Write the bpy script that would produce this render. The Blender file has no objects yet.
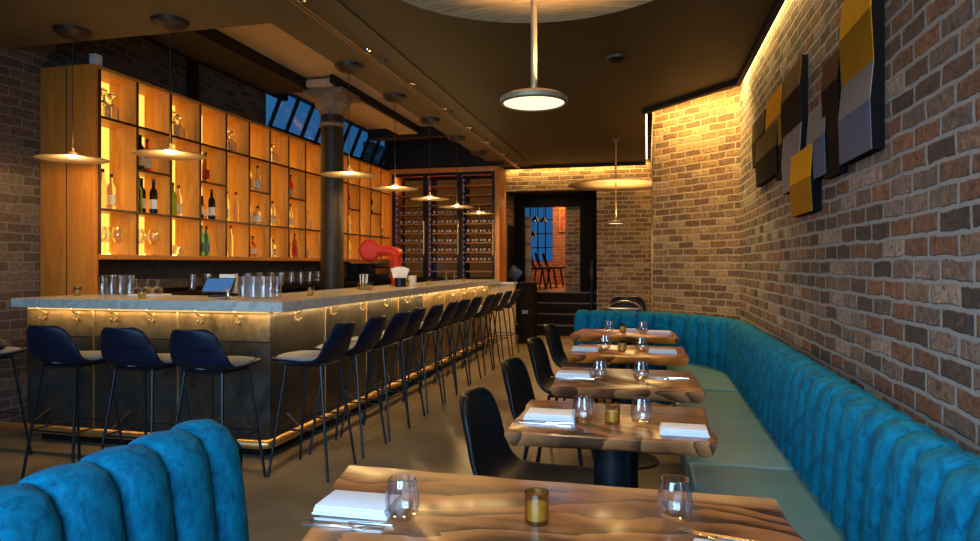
import bpy, bmesh, math, random
from mathutils import Vector, Matrix
random.seed(7)
PI = math.pi
S = bpy.context.scene
COL = S.collection
ORD = ['first','second','third','fourth','fifth','sixth','seventh','eighth','ninth','tenth','eleventh','twelfth','thirteenth','fourteenth','fifteenth']

# ------------------------------------------------------------------ materials
def nm(name):
    m = bpy.data.materials.new(name); m.use_nodes = True
    nt = m.node_tree; nt.nodes.clear()
    out = nt.nodes.new('ShaderNodeOutputMaterial')
    return m, nt, out
def N(nt, t, **kw):
    n = nt.nodes.new(t)
    for k, v in kw.items(): setattr(n, k, v)
    return n
def link(nt, a, b): nt.links.new(a, b)
def math_(nt, op, a, b=None, c=None):
    n = N(nt, 'ShaderNodeMath', operation=op)
    for i, v in enumerate((a, b, c)):
        if v is None: continue
        if isinstance(v, (int, float)): n.inputs[i].default_value = v
        else: link(nt, v, n.inputs[i])
    return n.outputs[0]
def ramp(nt, fac, stops, const=False):
    r = N(nt, 'ShaderNodeValToRGB'); cr = r.color_ramp
    if const: cr.interpolation = 'CONSTANT'
    while len(cr.elements) < len(stops): cr.elements.new(0.5)
    for e, (p, c) in zip(cr.elements, stops):
        e.position = p; e.color = (*c, 1)
    link(nt, fac, r.inputs[0]); return r.outputs[0]
def noise(nt, vec, scale, detail=4, dist=0.0, rough=0.55):
    n = N(nt, 'ShaderNodeTexNoise'); n.inputs['Scale'].default_value = scale
    n.inputs['Detail'].default_value = detail; n.inputs['Distortion'].default_value = dist
    n.inputs['Roughness'].default_value = rough
    if vec is not None: link(nt, vec, n.inputs['Vector'])
    return n.outputs[0]
def objvec(nt, scale=(1,1,1), rot=(0,0,0)):
    t = N(nt, 'ShaderNodeTexCoord'); mp = N(nt, 'ShaderNodeMapping')
    mp.inputs['Scale'].default_value = scale; mp.inputs['Rotation'].default_value = rot
    link(nt, t.outputs['Object'], mp.inputs['Vector']); return mp.outputs[0]
def bsdf(nt, out, **kw):
    b = N(nt, 'ShaderNodeBsdfPrincipled')
    for k, v in kw.items():
        k = k.replace('_', ' ')
        i = b.inputs[k]
        if hasattr(v, 'is_output'): link(nt, v, i)
        elif isinstance(v, tuple) and len(v) == 3: i.default_value = (*v, 1)
        else: i.default_value = v
    link(nt, b.outputs[0], out.inputs[0]); return b
def bump(nt, b, h, strength=0.4, dist=0.01):
    n = N(nt, 'ShaderNodeBump'); n.inputs['Strength'].default_value = strength; n.inputs['Distance'].default_value = dist
    link(nt, h, n.inputs['Height']); link(nt, n.outputs[0], b.inputs['Normal'])
def plain(name, col, rough=0.5, metal=0.0, var=0.15, scale=12, **kw):
    m, nt, out = nm(name)
    f = noise(nt, objvec(nt), scale, 3)
    lo = tuple(c*(1-var) for c in col); hi = tuple(min(1, c*(1+var)) for c in col)
    c = ramp(nt, f, [(0.3, lo), (0.7, hi)])
    bsdf(nt, out, Base_Color=c, Roughness=rough, Metallic=metal, **kw); return m
def emit(name, col, strength):
    m, nt, out = nm(name)
    e = N(nt, 'ShaderNodeEmission'); e.inputs[0].default_value = (*col, 1); e.inputs[1].default_value = strength
    link(nt, e.outputs[0], out.inputs[0]); return m
def brick(name, palette, mortar, bw=0.225, bh=0.08, joint=0.011, rough=0.85, bstr=0.8, mott=.8):
    m, nt, out = nm(name)
    g = N(nt, 'ShaderNodeNewGeometry')
    cr = N(nt, 'ShaderNodeVectorMath', operation='CROSS_PRODUCT')
    link(nt, g.outputs['True Normal'], cr.inputs[0]); cr.inputs[1].default_value = (0, 0, 1)
    d = N(nt, 'ShaderNodeVectorMath', operation='DOT_PRODUCT')
    link(nt, cr.outputs[0], d.inputs[0]); link(nt, g.outputs['Position'], d.inputs[1])
    sp = N(nt, 'ShaderNodeSeparateXYZ'); link(nt, g.outputs['Position'], sp.inputs[0])
    wob = noise(nt, g.outputs['Position'], 7, 2)
    wob = math_(nt, 'MULTIPLY', math_(nt, 'SUBTRACT', wob, 0.5), 0.03)
    v = math_(nt, 'DIVIDE', math_(nt, 'ADD', sp.outputs[2], wob), bh)
    row = math_(nt, 'FLOOR', v)
    rj = N(nt, 'ShaderNodeTexWhiteNoise', noise_dimensions='1D'); link(nt, row, rj.inputs['W'])
    uo = math_(nt, 'ADD', math_(nt, 'DIVIDE', math_(nt, 'ADD', d.outputs['Value'], wob), bw),
               math_(nt, 'ADD', math_(nt, 'MULTIPLY', math_(nt, 'MODULO', math_(nt, 'ABSOLUTE', row), 2), 0.5), math_(nt, 'MULTIPLY', rj.outputs['Value'], 0.18)))
    col = math_(nt, 'FLOOR', uo)
    fu = math_(nt, 'FRACT', uo); fv = math_(nt, 'FRACT', v)
    du = math_(nt, 'MULTIPLY', math_(nt, 'MINIMUM', fu, math_(nt, 'SUBTRACT', 1, fu)), bw)
    dv = math_(nt, 'MULTIPLY', math_(nt, 'MINIMUM', fv, math_(nt, 'SUBTRACT', 1, fv)), bh)
    dd = math_(nt, 'MINIMUM', du, dv)
    fine = noise(nt, g.outputs['Position'], 55, 4)
    dd = math_(nt, 'ADD', dd, math_(nt, 'MULTIPLY', math_(nt, 'SUBTRACT', fine, 0.5), 0.012))
    mr = N(nt, 'ShaderNodeMapRange', interpolation_type='SMOOTHSTEP')
    mr.inputs[1].default_value = joint*0.45; mr.inputs[2].default_value = joint*0.85
    link(nt, dd, mr.inputs[0]); mask = mr.outputs[0]
    cv = N(nt, 'ShaderNodeCombineXYZ'); link(nt, col, cv.inputs[0]); link(nt, row, cv.inputs[1])
    wn = N(nt, 'ShaderNodeTexWhiteNoise', noise_dimensions='3D'); link(nt, cv.outputs[0], wn.inputs['Vector'])
    n = len(palette)
    pc = ramp(nt, wn.outputs['Value'], [(i/n, c) for i, c in enumerate(palette)], const=True)
    mot = ramp(nt, noise(nt, g.outputs['Position'], 30, 8, 0.9, 0.78), [(0.34, (0.16,)*3), (0.45, (0.62,)*3), (0.56, (1.0,)*3), (0.72, (1.9, 1.8, 1.7))])
    mx = N(nt, 'ShaderNodeMix', data_type='RGBA', blend_type='MULTIPLY'); mx.inputs[0].default_value = mott
    link(nt, pc, mx.inputs['A']); link(nt, mot, mx.inputs['B'])
    m2 = N(nt, 'ShaderNodeMix', data_type='RGBA'); link(nt, mask, m2.inputs[0])
    m2.inputs['A'].default_value = (*mortar, 1); link(nt, mx.outputs['Result'], m2.inputs['B'])
    b = bsdf(nt, out, Base_Color=m2.outputs['Result'], Roughness=rough)
    h = math_(nt, 'ADD', math_(nt, 'MULTIPLY', mask, 0.9), math_(nt, 'MULTIPLY', noise(nt, g.outputs['Position'], 38, 5), 0.6))
    bump(nt, b, h, bstr, 0.012)
    return m
def wood(name, stops, scale=(1.2, 9, 9), nscale=2.4, dist=1.2, rough=0.35, coat=0.0, rot=(0,0,0), fine=0.25):
    m, nt, out = nm(name)
    v = objvec(nt, scale, rot)
    a = noise(nt, v, nscale, 6, dist, 0.55)
    f = noise(nt, objvec(nt, tuple(s*5 for s in scale), rot), nscale*3, 3)
    a = math_(nt, 'ADD', a, math_(nt, 'MULTIPLY', math_(nt, 'SUBTRACT', f, 0.5), fine))
    c = ramp(nt, a, stops)
    b = bsdf(nt, out, Base_Color=c, Roughness=rough, Coat_Weight=coat, Coat_Roughness=0.12)
    return m
def slab_wood(name, stops, edge=None, seed=0.0, pith=(.15, -.12), freq=9.0):
    """wide live-edge board: growth rings flowing round an off-centre pith"""
    m, nt, out = nm(name)
    t = N(nt, 'ShaderNodeTexCoord'); mp = N(nt, 'ShaderNodeMapping')
    mp.inputs['Location'].default_value = (seed, seed*1.7, 0); mp.inputs['Scale'].default_value = (1.6, 3.6, 1.0)
    link(nt, t.outputs['Object'], mp.inputs[0])
    warp = noise(nt, mp.outputs[0], 1.0, 3, 0.6, 0.45)
    sp = N(nt, 'ShaderNodeSeparateXYZ'); link(nt, t.outputs['Object'], sp.inputs[0])
    dx = math_(nt, 'MULTIPLY', math_(nt, 'SUBTRACT', sp.outputs[0], pith[0]), 0.62)
    dy = math_(nt, 'MULTIPLY', math_(nt, 'SUBTRACT', sp.outputs[1], pith[1]), 1.5)
    rr = math_(nt, 'SQRT', math_(nt, 'ADD', math_(nt, 'MULTIPLY', dx, dx), math_(nt, 'MULTIPLY', dy, dy)))
    rr = math_(nt, 'ADD', rr, math_(nt, 'MULTIPLY', warp, 0.75))
    st = N(nt, 'ShaderNodeMapping'); st.inputs['Scale'].default_value = (4, 70, 20); link(nt, t.outputs['Object'], st.inputs[0])
    fine = noise(nt, st.outputs[0], 1.2, 5)
    ph = math_(nt, 'FRACT', math_(nt, 'ADD', math_(nt, 'MULTIPLY', rr, freq), math_(nt, 'MULTIPLY', fine, 0.25)))
    band = noise(nt, mp.outputs[0], 2.3, 5, 1.0)
    tone = math_(nt, 'ADD', math_(nt, 'MULTIPLY', ph, 0.42), math_(nt, 'ADD', math_(nt, 'MULTIPLY', band, 0.75), math_(nt, 'MULTIPLY', fine, 0.12)))
    c = ramp(nt, math_(nt, 'SUBTRACT', tone, 0.12), stops)
    if edge:
        y = math_(nt, 'ADD', sp.outputs[1], math_(nt, 'MULTIPLY', math_(nt, 'SUBTRACT', warp, 0.5), 0.10))
        mr = N(nt, 'ShaderNodeMapRange', interpolation_type='SMOOTHSTEP'); link(nt, y, mr.inputs[0])
        mr.inputs[1].default_value = edge[0]; mr.inputs[2].default_value = edge[1]
        mx = N(nt, 'ShaderNodeMix', data_type='RGBA'); link(nt, mr.outputs[0], mx.inputs[0])
        link(nt, c, mx.inputs['A']); mx.inputs['B'].default_value = (*edge[2], 1); c = mx.outputs['Result']
    bsdf(nt, out, Base_Color=c, Roughness=0.34, Coat_Weight=0.25, Coat_Roughness=0.17)
    return m
def velvet(name, a, bcol):
    m, nt, out = nm(name)
    f = noise(nt, objvec(nt, (1, 1, 0.6)), 24, 7, 0.6, 0.72)
    c = ramp(nt, f, [(0.36, a), (0.6, bcol)])
    b = bsdf(nt, out, Base_Color=c, Roughness=0.75, Sheen_Weight=0.03, Sheen_Roughness=0.35, Sheen_Tint=(0.02, 0.5, 1.0), Specular_IOR_Level=0.08)
    bump(nt, b, noise(nt, objvec(nt), 160, 2), 0.08, 0.004)
    return m
def thin_glass(name, tint=(1,1,1), refl=1.0):
    m, nt, out = nm(name)
    t = N(nt, 'ShaderNodeBsdfTransparent'); t.inputs[0].default_value = (*tint, 1)
    g = N(nt, 'ShaderNodeBsdfGlossy'); g.inputs['Roughness'].default_value = 0.04
    fr = N(nt, 'ShaderNodeLayerWeight'); fr.inputs[0].default_value = 0.35
    f = math_(nt, 'MULTIPLY', math_(nt, 'ADD', math_(nt, 'MULTIPLY', math_(nt, 'POWER', fr.outputs['Facing'], 1.4), 1.0), 0.07), refl)
    mx = N(nt, 'ShaderNodeMixShader'); link(nt, f, mx.inputs[0])
    link(nt, t.outputs[0], mx.inputs[1]); link(nt, g.outputs[0], mx.inputs[2])
    link(nt, mx.outputs[0], out.inputs[0]); return m
def bottle_glass(name, col, trans=0.7, rough=0.08):
    m, nt, out = nm(name)
    f = noise(nt, objvec(nt), 5, 2)
    c = ramp(nt, f, [(0.3, tuple(x*0.85 for x in col)), (0.7, col)])
    bsdf(nt, out, Base_Color=c, Roughness=rough, Transmission_Weight=trans, IOR=1.3)
    return m

M = {}
M['brick_right'] = brick('brick_right', [(.19,.095,.06),(.21,.14,.10),(.12,.072,.055),(.06,.046,.042),(.34,.27,.22),(.15,.085,.06),(.22,.17,.145),(.09,.062,.05),(.24,.115,.065),(.14,.11,.095),(.18,.13,.105)], (.235,.255,.265), joint=0.0145, mott=1.0)
M['brick_left'] = brick('brick_left', [(.12,.075,.055),(.14,.095,.07),(.09,.065,.052),(.16,.12,.09)], (.16,.145,.125), joint=0.012)
M['brick_pale'] = brick('brick_pale', [(.28,.165,.075),(.20,.105,.05),(.36,.235,.12),(.14,.075,.04),(.25,.15,.075),(.17,.10,.055)], (.33,.25,.15), joint=0.013, mott=.95)
M['brick_red'] = brick('brick_red', [(.45,.15,.06),(.50,.19,.08),(.38,.12,.05)], (.40,.25,.16), joint=0.01)
M['ceiling'] = plain('ceiling_paint', (.045,.034,.011), 0.6, var=.08, scale=3)
M['soffit'] = plain('soffit_paint', (.11,.08,.034), 0.65, var=.08, scale=3)
M['tan'] = plain('tan_paint', (.50,.38,.24), 0.7, var=.06, scale=3)
M['black'] = plain('black_paint', (.012,.011,.011), 0.6, Specular_IOR_Level=.2)
M['plaster'] = plain('pale_tan', (.5,.36,.22), 0.8, var=.2, scale=30)
M['darkwood'] = plain('dark_wood', (.011,.008,.006), 0.75, Specular_IOR_Level=.04)
M['concrete'] = plain('floor_concrete', (.20,.145,.078), 0.34, var=.35, scale=1.7)
M['cubby'] = wood('amber_oak', [(.3, (.40,.165,.026)), (.5, (.54,.245,.042)), (.7, (.62,.30,.06))], scale=(7, 7, .8), nscale=2.2, rough=.45)
M['shelf_edge'] = plain('shelf_edge_bronze', (.06,.028,.012), 0.4, .4)
M['glow'] = emit('backlit_panel', (1.0, .51, .075), 1.9)
M['led'] = emit('led_warm', (1.0, .62, .22), 9.0)
M['ledshelf'] = emit('led_shelf', (1.0, .56, .13), 19.0)
M['ledbar'] = emit('led_bar', (1.0, .62, .22), 1.1)
M['bulb'] = emit('bulb_warm', (1.0, .74, .40), 40.0)
M['lampface'] = emit('lamp_diffuser', (1.0, .80, .46), 1.7)
M['led_blue'] = emit('led_blue', (.22, .36, 1.0), .6)
M['marble'] = None
M['brass_rail'] = plain('brass_rail', (.70,.44,.17), .42, 1.0, var=.1)
M['navy'] = plain('navy_shell', (.003,.006,.020), .5, Specular_IOR_Level=.25, var=.2)
M['seatpad'] = plain('grey_pad', (.20,.22,.25), .85, var=.12, scale=60)
M['blackmetal'] = plain('black_steel', (.012,.016,.022), .38, .6)
M['chair'] = plain('black_leather', (.005,.006,.008), .42, Specular_IOR_Level=.2, var=.25, scale=40)
M['chrome'] = plain('chrome', (.75,.74,.72), .18, 1.0, var=.05)
M['velvet'] = velvet('teal_velvet', (.001,.062,.125), (.001,.150,.270))
M['seat'] = plain('teal_leather', (.050,.165,.20), .42, var=.1, scale=4)
M['cloth'] = plain('white_linen', (.66,.66,.68), .9, var=.04, scale=60)
M['glass'] = thin_glass('clear_glass')
M['pane'] = thin_glass('pane_glass', (.92,.95,1), .35)
M['candle_glass'] = thin_glass('candle_glass', (.72,.64,.36))
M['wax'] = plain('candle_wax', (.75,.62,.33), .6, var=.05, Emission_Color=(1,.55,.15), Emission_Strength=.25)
M['flame'] = emit('candle_flame', (1,.6,.2), 12)
M['shade'] = plain('pendant_bronze', (.20,.135,.075), .5, .4)
M['paper'] = wood('woven_paper', [(.3,(.30,.17,.07)),(.6,(.55,.36,.17))], scale=(1.5,30,2), nscale=2.5, rough=.8)
M['brasspipe'] = plain('brushed_brass', (.50,.38,.22), .35, .9)
M['iron'] = plain('cast_iron', (.04,.03,.022), .5, .5, var=.3, scale=8)
M['cream_iron'] = plain('cream_iron', (.22,.155,.09), .6, .1, var=.25, scale=18)
M['red'] = plain('red_enamel', (.50,.030,.010), .45, var=.06, Specular_IOR_Level=.15)
M['screen'] = emit('tablet_screen', (.10,.26,.60), .6)
M['skyglass'] = thin_glass('sky_glass', (.85,.95,1.0), .5)
M['white'] = plain('white_plastic', (.72,.72,.70), .5)
M['paperwhite'] = plain('paper_white', (.80,.76,.68), .9)
M['tile'] = plain('backsplash', (.12,.095,.07), .35, var=.35, scale=14)
M['frame_oak'] = wood('frame_oak', [(.3,(.50,.155,.018)),(.7,(.68,.25,.034))], scale=(6,6,.8), rough=.45)
M['stepwood'] = plain('step_wood', (.018,.011,.008), .6, Specular_IOR_Level=.05)
M['tread_oak'] = plain('tread_oak', (.10,.055,.025), .45)
M['art'] = plain('print_red', (.45,.10,.05), .7, var=.6, scale=9)
M['cable'] = plain('cable', (.012,.011,.01), .6)
for k, c in dict(pale=(1.0,.93,.70), clear=(.98,.98,.95), green=(.12,.22,.05), dark=(.015,.012,.012), amber=(.55,.22,.04), red=(.45,.03,.015), wine=(.05,.02,.018), blue=(.10,.35,.45)).items():
    M['b_'+k] = bottle_glass('bottle_'+k, c, trans=.15 if k in ('dark','wine') else .85)
M['lab_white'] = plain('label_white', (.85,.80,.68), .8)
M['lab_red'] = plain('label_red', (.5,.05,.03), .8)
M['lab_blue'] = plain('label_blue', (.10,.30,.38), .8)
M['cap'] = plain('bottle_cap', (.03,.025,.02), .5)
def mk_marble():
    m, nt, out = nm('grey_marble')
    v = objvec(nt, (1, 1, 1.6))
    a = noise(nt, v, 2.2, 6, 2.2)
    c = ramp(nt, a, [(.36,(.50,.48,.42)),(.48,(.60,.57,.49)),(.52,(.42,.42,.38)),(.58,(.62,.59,.51)),(.75,(.64,.6,.52))])
    bsdf(nt, out, Base_Color=c, Roughness=.22); return m
M['marble'] = mk_marble()
def mk_patina_lit():
    m, nt, out = nm('lit_brass_patina')  # brass patina, its gold raised to hold the counter strip's light
    a = noise(nt, objvec(nt, (1.4, 1.4, 1.0)), 3.2, 8, .8, .7)
    c = ramp(nt, a, [(.3,(.06,.045,.026)),(.5,(.28,.20,.095)),(.62,(.17,.13,.07)),(.8,(.42,.31,.16))])
    r = ramp(nt, noise(nt, objvec(nt), 14, 5), [(.3,(.3,)*3),(.7,(.55,)*3)])
    bsdf(nt, out, Base_Color=c, Roughness=r, Metallic=.7); return m
M['patina_lit'] = mk_patina_lit()
def mk_patina():
    m, nt, out = nm('patinated_metal')
    a = noise(nt, objvec(nt, (1.4, 1.4, 1.0)), 2.6, 7, .7, .65)
    c = ramp(nt, a, [(.3,(.025,.030,.035)),(.5,(.09,.082,.07)),(.62,(.055,.06,.062)),(.8,(.20,.175,.13))])
    r = ramp(nt, noise(nt, objvec(nt), 9, 4), [(.3,(.28,)*3),(.7,(.5,)*3)])
    bsdf(nt, out, Base_Color=c, Roughness=r, Metallic=.75); return m
M['patina'] = mk_patina()
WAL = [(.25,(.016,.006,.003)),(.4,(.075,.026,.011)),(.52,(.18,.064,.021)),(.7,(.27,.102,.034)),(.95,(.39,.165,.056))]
WAL1 = [(.28,(.016,.005,.002)),(.40,(.085,.025,.008)),(.52,(.25,.082,.024)),(.68,(.36,.130,.040)),(.95,(.46,.19,.062))]
M['top1'] = slab_wood('walnut_slab_large', WAL1, edge=(.30,.37,(.50,.27,.10)), seed=.4)
M['top2'] = slab_wood('walnut_slab', WAL, seed=2.1)
M['top_warm_lit'] = slab_wood('walnut_slab_warm_lit', [(p,(c[0]*2.1,c[1]*1.5,c[2]*.5)) for p, c in WAL], seed=5.3)  # same walnut, brightened and yellowed: warm light put into the colour

# ------------------------------------------------------------------ geometry helpers
class MB:
    def __init__(s): s.bm = bmesh.new()
    def face(s, pts):
        return s.bm.faces.new([s.bm.verts.new(p) for p in pts])
    def box(s, a, b, bev=0.0, seg=2):
        x0, y0, z0 = (min(a[i], b[i]) for i in range(3)); x1, y1, z1 = (max(a[i], b[i]) for i in range(3))
        v = [s.bm.verts.new(p) for p in ((x0,y0,z0),(x1,y0,z0),(x1,y1,z0),(x0,y1,z0),(x0,y0,z1),(x1,y0,z1),(x1,y1,z1),(x0,y1,z1))]
        fs = [s.bm.faces.new([v[i] for i in q]) for q in ((0,3,2,1),(4,5,6,7),(0,1,5,4),(1,2,6,5),(2,3,7,6),(3,0,4,7))]
        if bev:
            es = list({e for f in fs for e in f.edges})
            bmesh.ops.bevel(s.bm, geom=es, offset=bev, segments=seg, affect='EDGES', profile=.6)
        return s
    def prism(s, poly, z0, z1, bev=0.0):
        lo = [s.bm.verts.new((p[0], p[1], z0)) for p in poly]; hi = [s.bm.verts.new((p[0], p[1], z1)) for p in poly]
        n = len(poly); fs = [s.bm.faces.new(lo[::-1]), s.bm.faces.new(hi)]
        for i in range(n): fs.append(s.bm.faces.new((lo[i], lo[(i+1)%n], hi[(i+1)%n], hi[i])))
        if bev:
            bmesh.ops.bevel(s.bm, geom=list({e for f in fs for e in f.edges}), offset=bev, segments=2, affect='EDGES')
        return s
    def tube(s, pts, r, seg=8, r1=None):
        pts = [Vector(p) for p in pts]; n = len(pts); rings = []
        up = Vector((0,0,1))
        for i, p in enumerate(pts):
            d = (pts[min(i+1,n-1)] - pts[max(i-1,0)]).normalized()
            a = d.cross(up if abs(d.z) < .95 else Vector((1,0,0))).normalized(); b = d.cross(a)
            rr = r if r1 is None else r + (r1-r)*i/(n-1)
            rings.append([s.bm.verts.new(p + (a*math.cos(2*PI*k/seg) + b*math.sin(2*PI*k/seg))*rr) for k in range(seg)])
        for i in range(n-1):
            for k in range(seg):
                s.bm.faces.new((rings[i][k], rings[i][(k+1)%seg], rings[i+1][(k+1)%seg], rings[i+1][k]))
        s.bm.faces.new(rings[0][::-1]); s.bm.faces.new(rings[-1]); return s
    def lathe(s, prof, c=(0,0,0), seg=24, flute=0.0, nfl=12):
        rings = []
        for r, z in prof:
            if r < 1e-5: rings.append([s.bm.verts.new((c[0], c[1], c[2]+z))])
            else:
                rings.append([s.bm.verts.new((c[0]+r*(1+flute*math.cos(nfl*2*PI*k/seg))*math.cos(2*PI*k/seg), c[1]+r*(1+flute*math.cos(nfl*2*PI*k/seg))*math.sin(2*PI*k/seg), c[2]+z)) for k in range(seg)])
        for a, b in zip(rings, rings[1:]):
            for k in range(seg):
                k2 = (k+1) % seg
                if len(a) == 1 and len(b) == 1: continue
                if len(a) == 1: s.bm.faces.new((a[0], b[k2], b[k]))
                elif len(b) == 1: s.bm.faces.new((a[k], a[k2], b[0]))
                else: s.bm.faces.new((a[k], a[k2], b[k2], b[k]))
        return s
    def rot(s, mat): bmesh.ops.transform(s.bm, matrix=mat, verts=s.bm.verts); return s
    def build(s, name, mat, parent=None, smooth=True, angle=35, loc=None, flip=True):
        if flip: bmesh.ops.recalc_face_normals(s.bm, faces=s.bm.faces)
        me = bpy.data.meshes.new(name); s.bm.to_mesh(me); s.bm.free()
        o = bpy.data.objects.new(name, me); COL.objects.link(o)
        if mat: me.materials.append(M[mat] if isinstance(mat, str) else mat)
        if smooth and len(me.polygons):
            for p in me.polygons: p.use_smooth = True
            try: me.set_sharp_from_angle(angle=math.radians(angle))
            except Exception: pass
        if parent: o.parent = parent
        if loc: o.location = loc
        return o
SEEN = {}
def tag(o, label=None, cat=None, group=None, kind=None):
    if label:
        o['label'] = label
        n = len(label.split())
        if not 4 <= n <= 16: print('LABEL LENGTH', n, label)
        if label in SEEN and not group: print('DUP LABEL', label)
        SEEN[label] = 1
    if cat: o['category'] = cat
    if group: o['group'] = group
    if kind: o['kind'] = kind
    return o
def thing(name, label, cat, loc=(0,0,0), rz=0, group=None):
    o = bpy.data.objects.new(name, None); COL.objects.link(o)
    o.empty_display_size = .1; o.location = loc; o.rotation_euler = (0,0,rz)
    return tag(o, label, cat, group)
def dup(o, loc=None, rz=None, label=None, group=None, parent=None):
    c = o.copy(); COL.objects.link(c)
    if parent: c.parent = parent
    for ch in list(o.children): dup(ch, parent=c)
    if loc is not None: c.location = loc
    if rz is not None: c.rotation_euler = (0,0,rz)
    if label: tag(c, label, None, group)
    elif group: c['group'] = group
    return c
def struct(o): o['kind'] = 'structure'; return o

# ------------------------------------------------------------------ camera
H = 1.34; PSI = math.atan(157/653)
cam = bpy.data.cameras.new('camera'); cam.sensor_width = 36; cam.lens = 653/980*36
cam.shift_y = -6.5/980; cam.clip_start = .05
co = bpy.data.objects.new('camera', cam); COL.objects.link(co)
co.location = (0, 0, H); co.rotation_euler = (PI/2, 0, PSI); S.camera = co

# ------------------------------------------------------------------ setting
ZC = 3.12                     # main ceiling underside
XR = 0.95                     # right brick wall
XL = -5.10                    # left brick wall
YB = 11.9                     # back brick wall
WC1, WC2 = (XR, 7.29), (.07, 8.15)
ZT = 3.9
struct(MB().box((-7, -1.8, -.1), (1.3, 13.2, 0)).build('floor', 'concrete'))
struct(MB().box((XR, -1.7, -.0), (XR+.2, WC1[1]+.05, ZT)).build('wall_right', 'brick_right'))
d = Vector((WC2[0]-WC1[0], WC2[1]-WC1[1], 0)).normalized(); nrm = Vector((-d.y, d.x, 0))
if nrm.y < 0: nrm = -nrm
a, b = Vector((*WC1, 0)), Vector((*WC2, 0))
struct(MB().prism([a.xy, b.xy, (b+nrm*.2).xy, (a+nrm*.2).xy], 0, ZT).build('wall_right_angled', 'brick_pale'))
struct(MB().box((WC2[0], WC2[1], 0), (WC2[0]+.2, YB+.1, ZT)).build('wall_right_alcove', 'brick_pale'))
DX0, DX1, DZ = -2.61, -.88, 2.69
bw = MB(); bw.box((DX1, YB, 0), (.3, YB+.25, ZT)); bw.box((DX0, YB, DZ), (DX1, YB+.25, ZT)); bw.box((XL-.2, YB, 0), (DX0, YB+.25, 3.2)); bw.box((-4.7, YB, 3.2), (DX0, YB+.25, ZT))
struct(bw.build('wall_back', 'brick_pale'))
lw = MB(); lw.box((XL-.2, -1.7, 0), (XL, YB+.2, 3.2)); lw.box((XL-.2, -1.7, 3.2), (XL, 8.02, ZT+.1))
struct(lw.build('wall_left', 'brick_left'))
# front wall behind the camera with a shop window
fw = MB(); fw.box((XL-.2, -1.8, 0), (XR+.2, -1.6, .45)); fw.box((XL-.2, -1.8, 2.75), (XR+.2, -1.6, ZT+.1)); fw.box((XL-.2, -1.8, .45), (-2.9, -1.6, 2.75))
struct(fw.build('wall_front', 'black'))
wn = struct(MB().box((-2.9, -1.72, .45), (XR, -1.68, 2.75)).build('window_1', 'pane'))
fr = MB()
for x in (-2.9, -1.6, -.3, .9): fr.box((x-.03, -1.75, .45), (x+.03, -1.62, 2.75))
for z in (.47, 2.73): fr.box((-2.9, -1.75, z-.03), (XR, -1.62, z+.03))
fr.build('window_frame', 'black', wn)
# main ceiling and its lower edges
poly = [(XL, -1.65), (XR-.05, -1.65), (XR-.05, -.5), (.88, -.4), (.88, 6.70), (-.02, 7.76), (-.02, 11.75), (-2.66, 11.75), (-2.66, 4.27), (XL, 4.27)]
struct(MB().prism(poly, ZC, ZC+.14).build('ceiling', 'ceiling', smooth=False))
# lower band along the bar that carries track and pendants
struct(MB().prism([(-2.68, 4.25), (-2.02, 4.25), (-2.02, 11.75), (-2.68, 11.75)], ZC-.012, ZC+.02).build('trim_1', 'soffit', smooth=False))
struct(MB().prism([(XL, -1.6), (-2.02, -1.6), (-2.02, 4.28), (XL, 4.28)], ZC-.014, ZC+.02).build('trim_2', 'soffit', smooth=False))
struct(MB().box((XL-.2, -1.8, ZT), (XR+.3, YB+.2, ZT+.15)).build('ceiling_upper', 'black', smooth=False))
struct(MB().box((-4.3, 4.3, 3.47), (-2.4, 9.6, 3.56)).build('ceiling_recess', 'tan', smooth=False))
struct(MB().box((-4.30, 3.3, 3.345), (-3.80, 6.9, 3.55)).build('trim_3', 'black', smooth=False))
struct(MB().box((-4.30, 9.6, 3.32), (-2.5, 9.8, 3.9)).build('trim_4', 'black', smooth=False))
bm_ = MB(); bm_.box((-3.78, 6.75, 3.362), (-3.46, 9.6, 3.44))
bo = struct(bm_.build('trim_5', 'plaster', smooth=False))  # pale tan colour stands in for light on the beam's underside
MB().box((-3.46, 6.7, 3.375), (-3.42, 9.65, 3.475)).build('beam_flange', 'black', bo, smooth=False)
# dark fascia below the back edge of the ceiling
struct(MB().box((-2.62, 11.68, ZC-.05), (-.02, 11.76, ZC+.14)).build('trim_6', 'black', smooth=False))
struct(MB().prism([(.84,-1.6),(.885,-1.6),(.885,6.72),(-.015,7.78),(-.06,7.74),(.84,6.68)], ZC-.045, ZC+.141).build('trim_7', 'black', smooth=False))
struct(MB().box((-4.6, 11.0, 3.06), (-2.4, 11.05, ZT)).build('trim_13', 'black', smooth=False))
# post and conduits on the left wall
struct(MB().box((XL, 6.42, 3.0), (XL+.06, 6.55, ZT)).build('trim_8', 'black', smooth=False))
# skylight over the bar shelves
sk = MB(); Y0, Y1 = 8.02, 11.8
lo, hi = (XL+.05, 3.22), (-4.80, 3.80)
sk.face([(lo[0], Y0, lo[1]), (lo[0], Y1, lo[1]), (hi[0], Y1, hi[1]), (hi[0], Y0, hi[1])])
w2 = struct(sk.build('window_2', 'skyglass', smooth=False))
fr = MB()
for k in range(10):
    y = Y0 + (Y1-Y0)*k/9
    fr.tube([(lo[0], y, lo[1]), (hi[0], y, hi[1])], .035, 4)
fr.tube([(lo[0], Y0, lo[1]), (lo[0], Y1, lo[1])], .04, 4); fr.tube([(hi[0], Y0, hi[1]), (hi[0], Y1, hi[1])], .04, 4)
fr.build('window_frame', 'black', w2, smooth=False)
hd = MB(); hd.box((-4.83, 4.0, 3.79), (-4.2, 11.6, 3.9)); hd.box((-4.83, 4.2, 3.56), (-4.75, 8.0, 3.9)); hd.box((XL-.2, 11.84, 3.2), (-4.65, 11.9, 3.24)); hd.box((-4.79, 11.8, 3.2), (-4.6, 11.9, ZT)); hd.box((-4.35, 4.2, 3.5), (-4.25, 9.7, 3.9))
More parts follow.
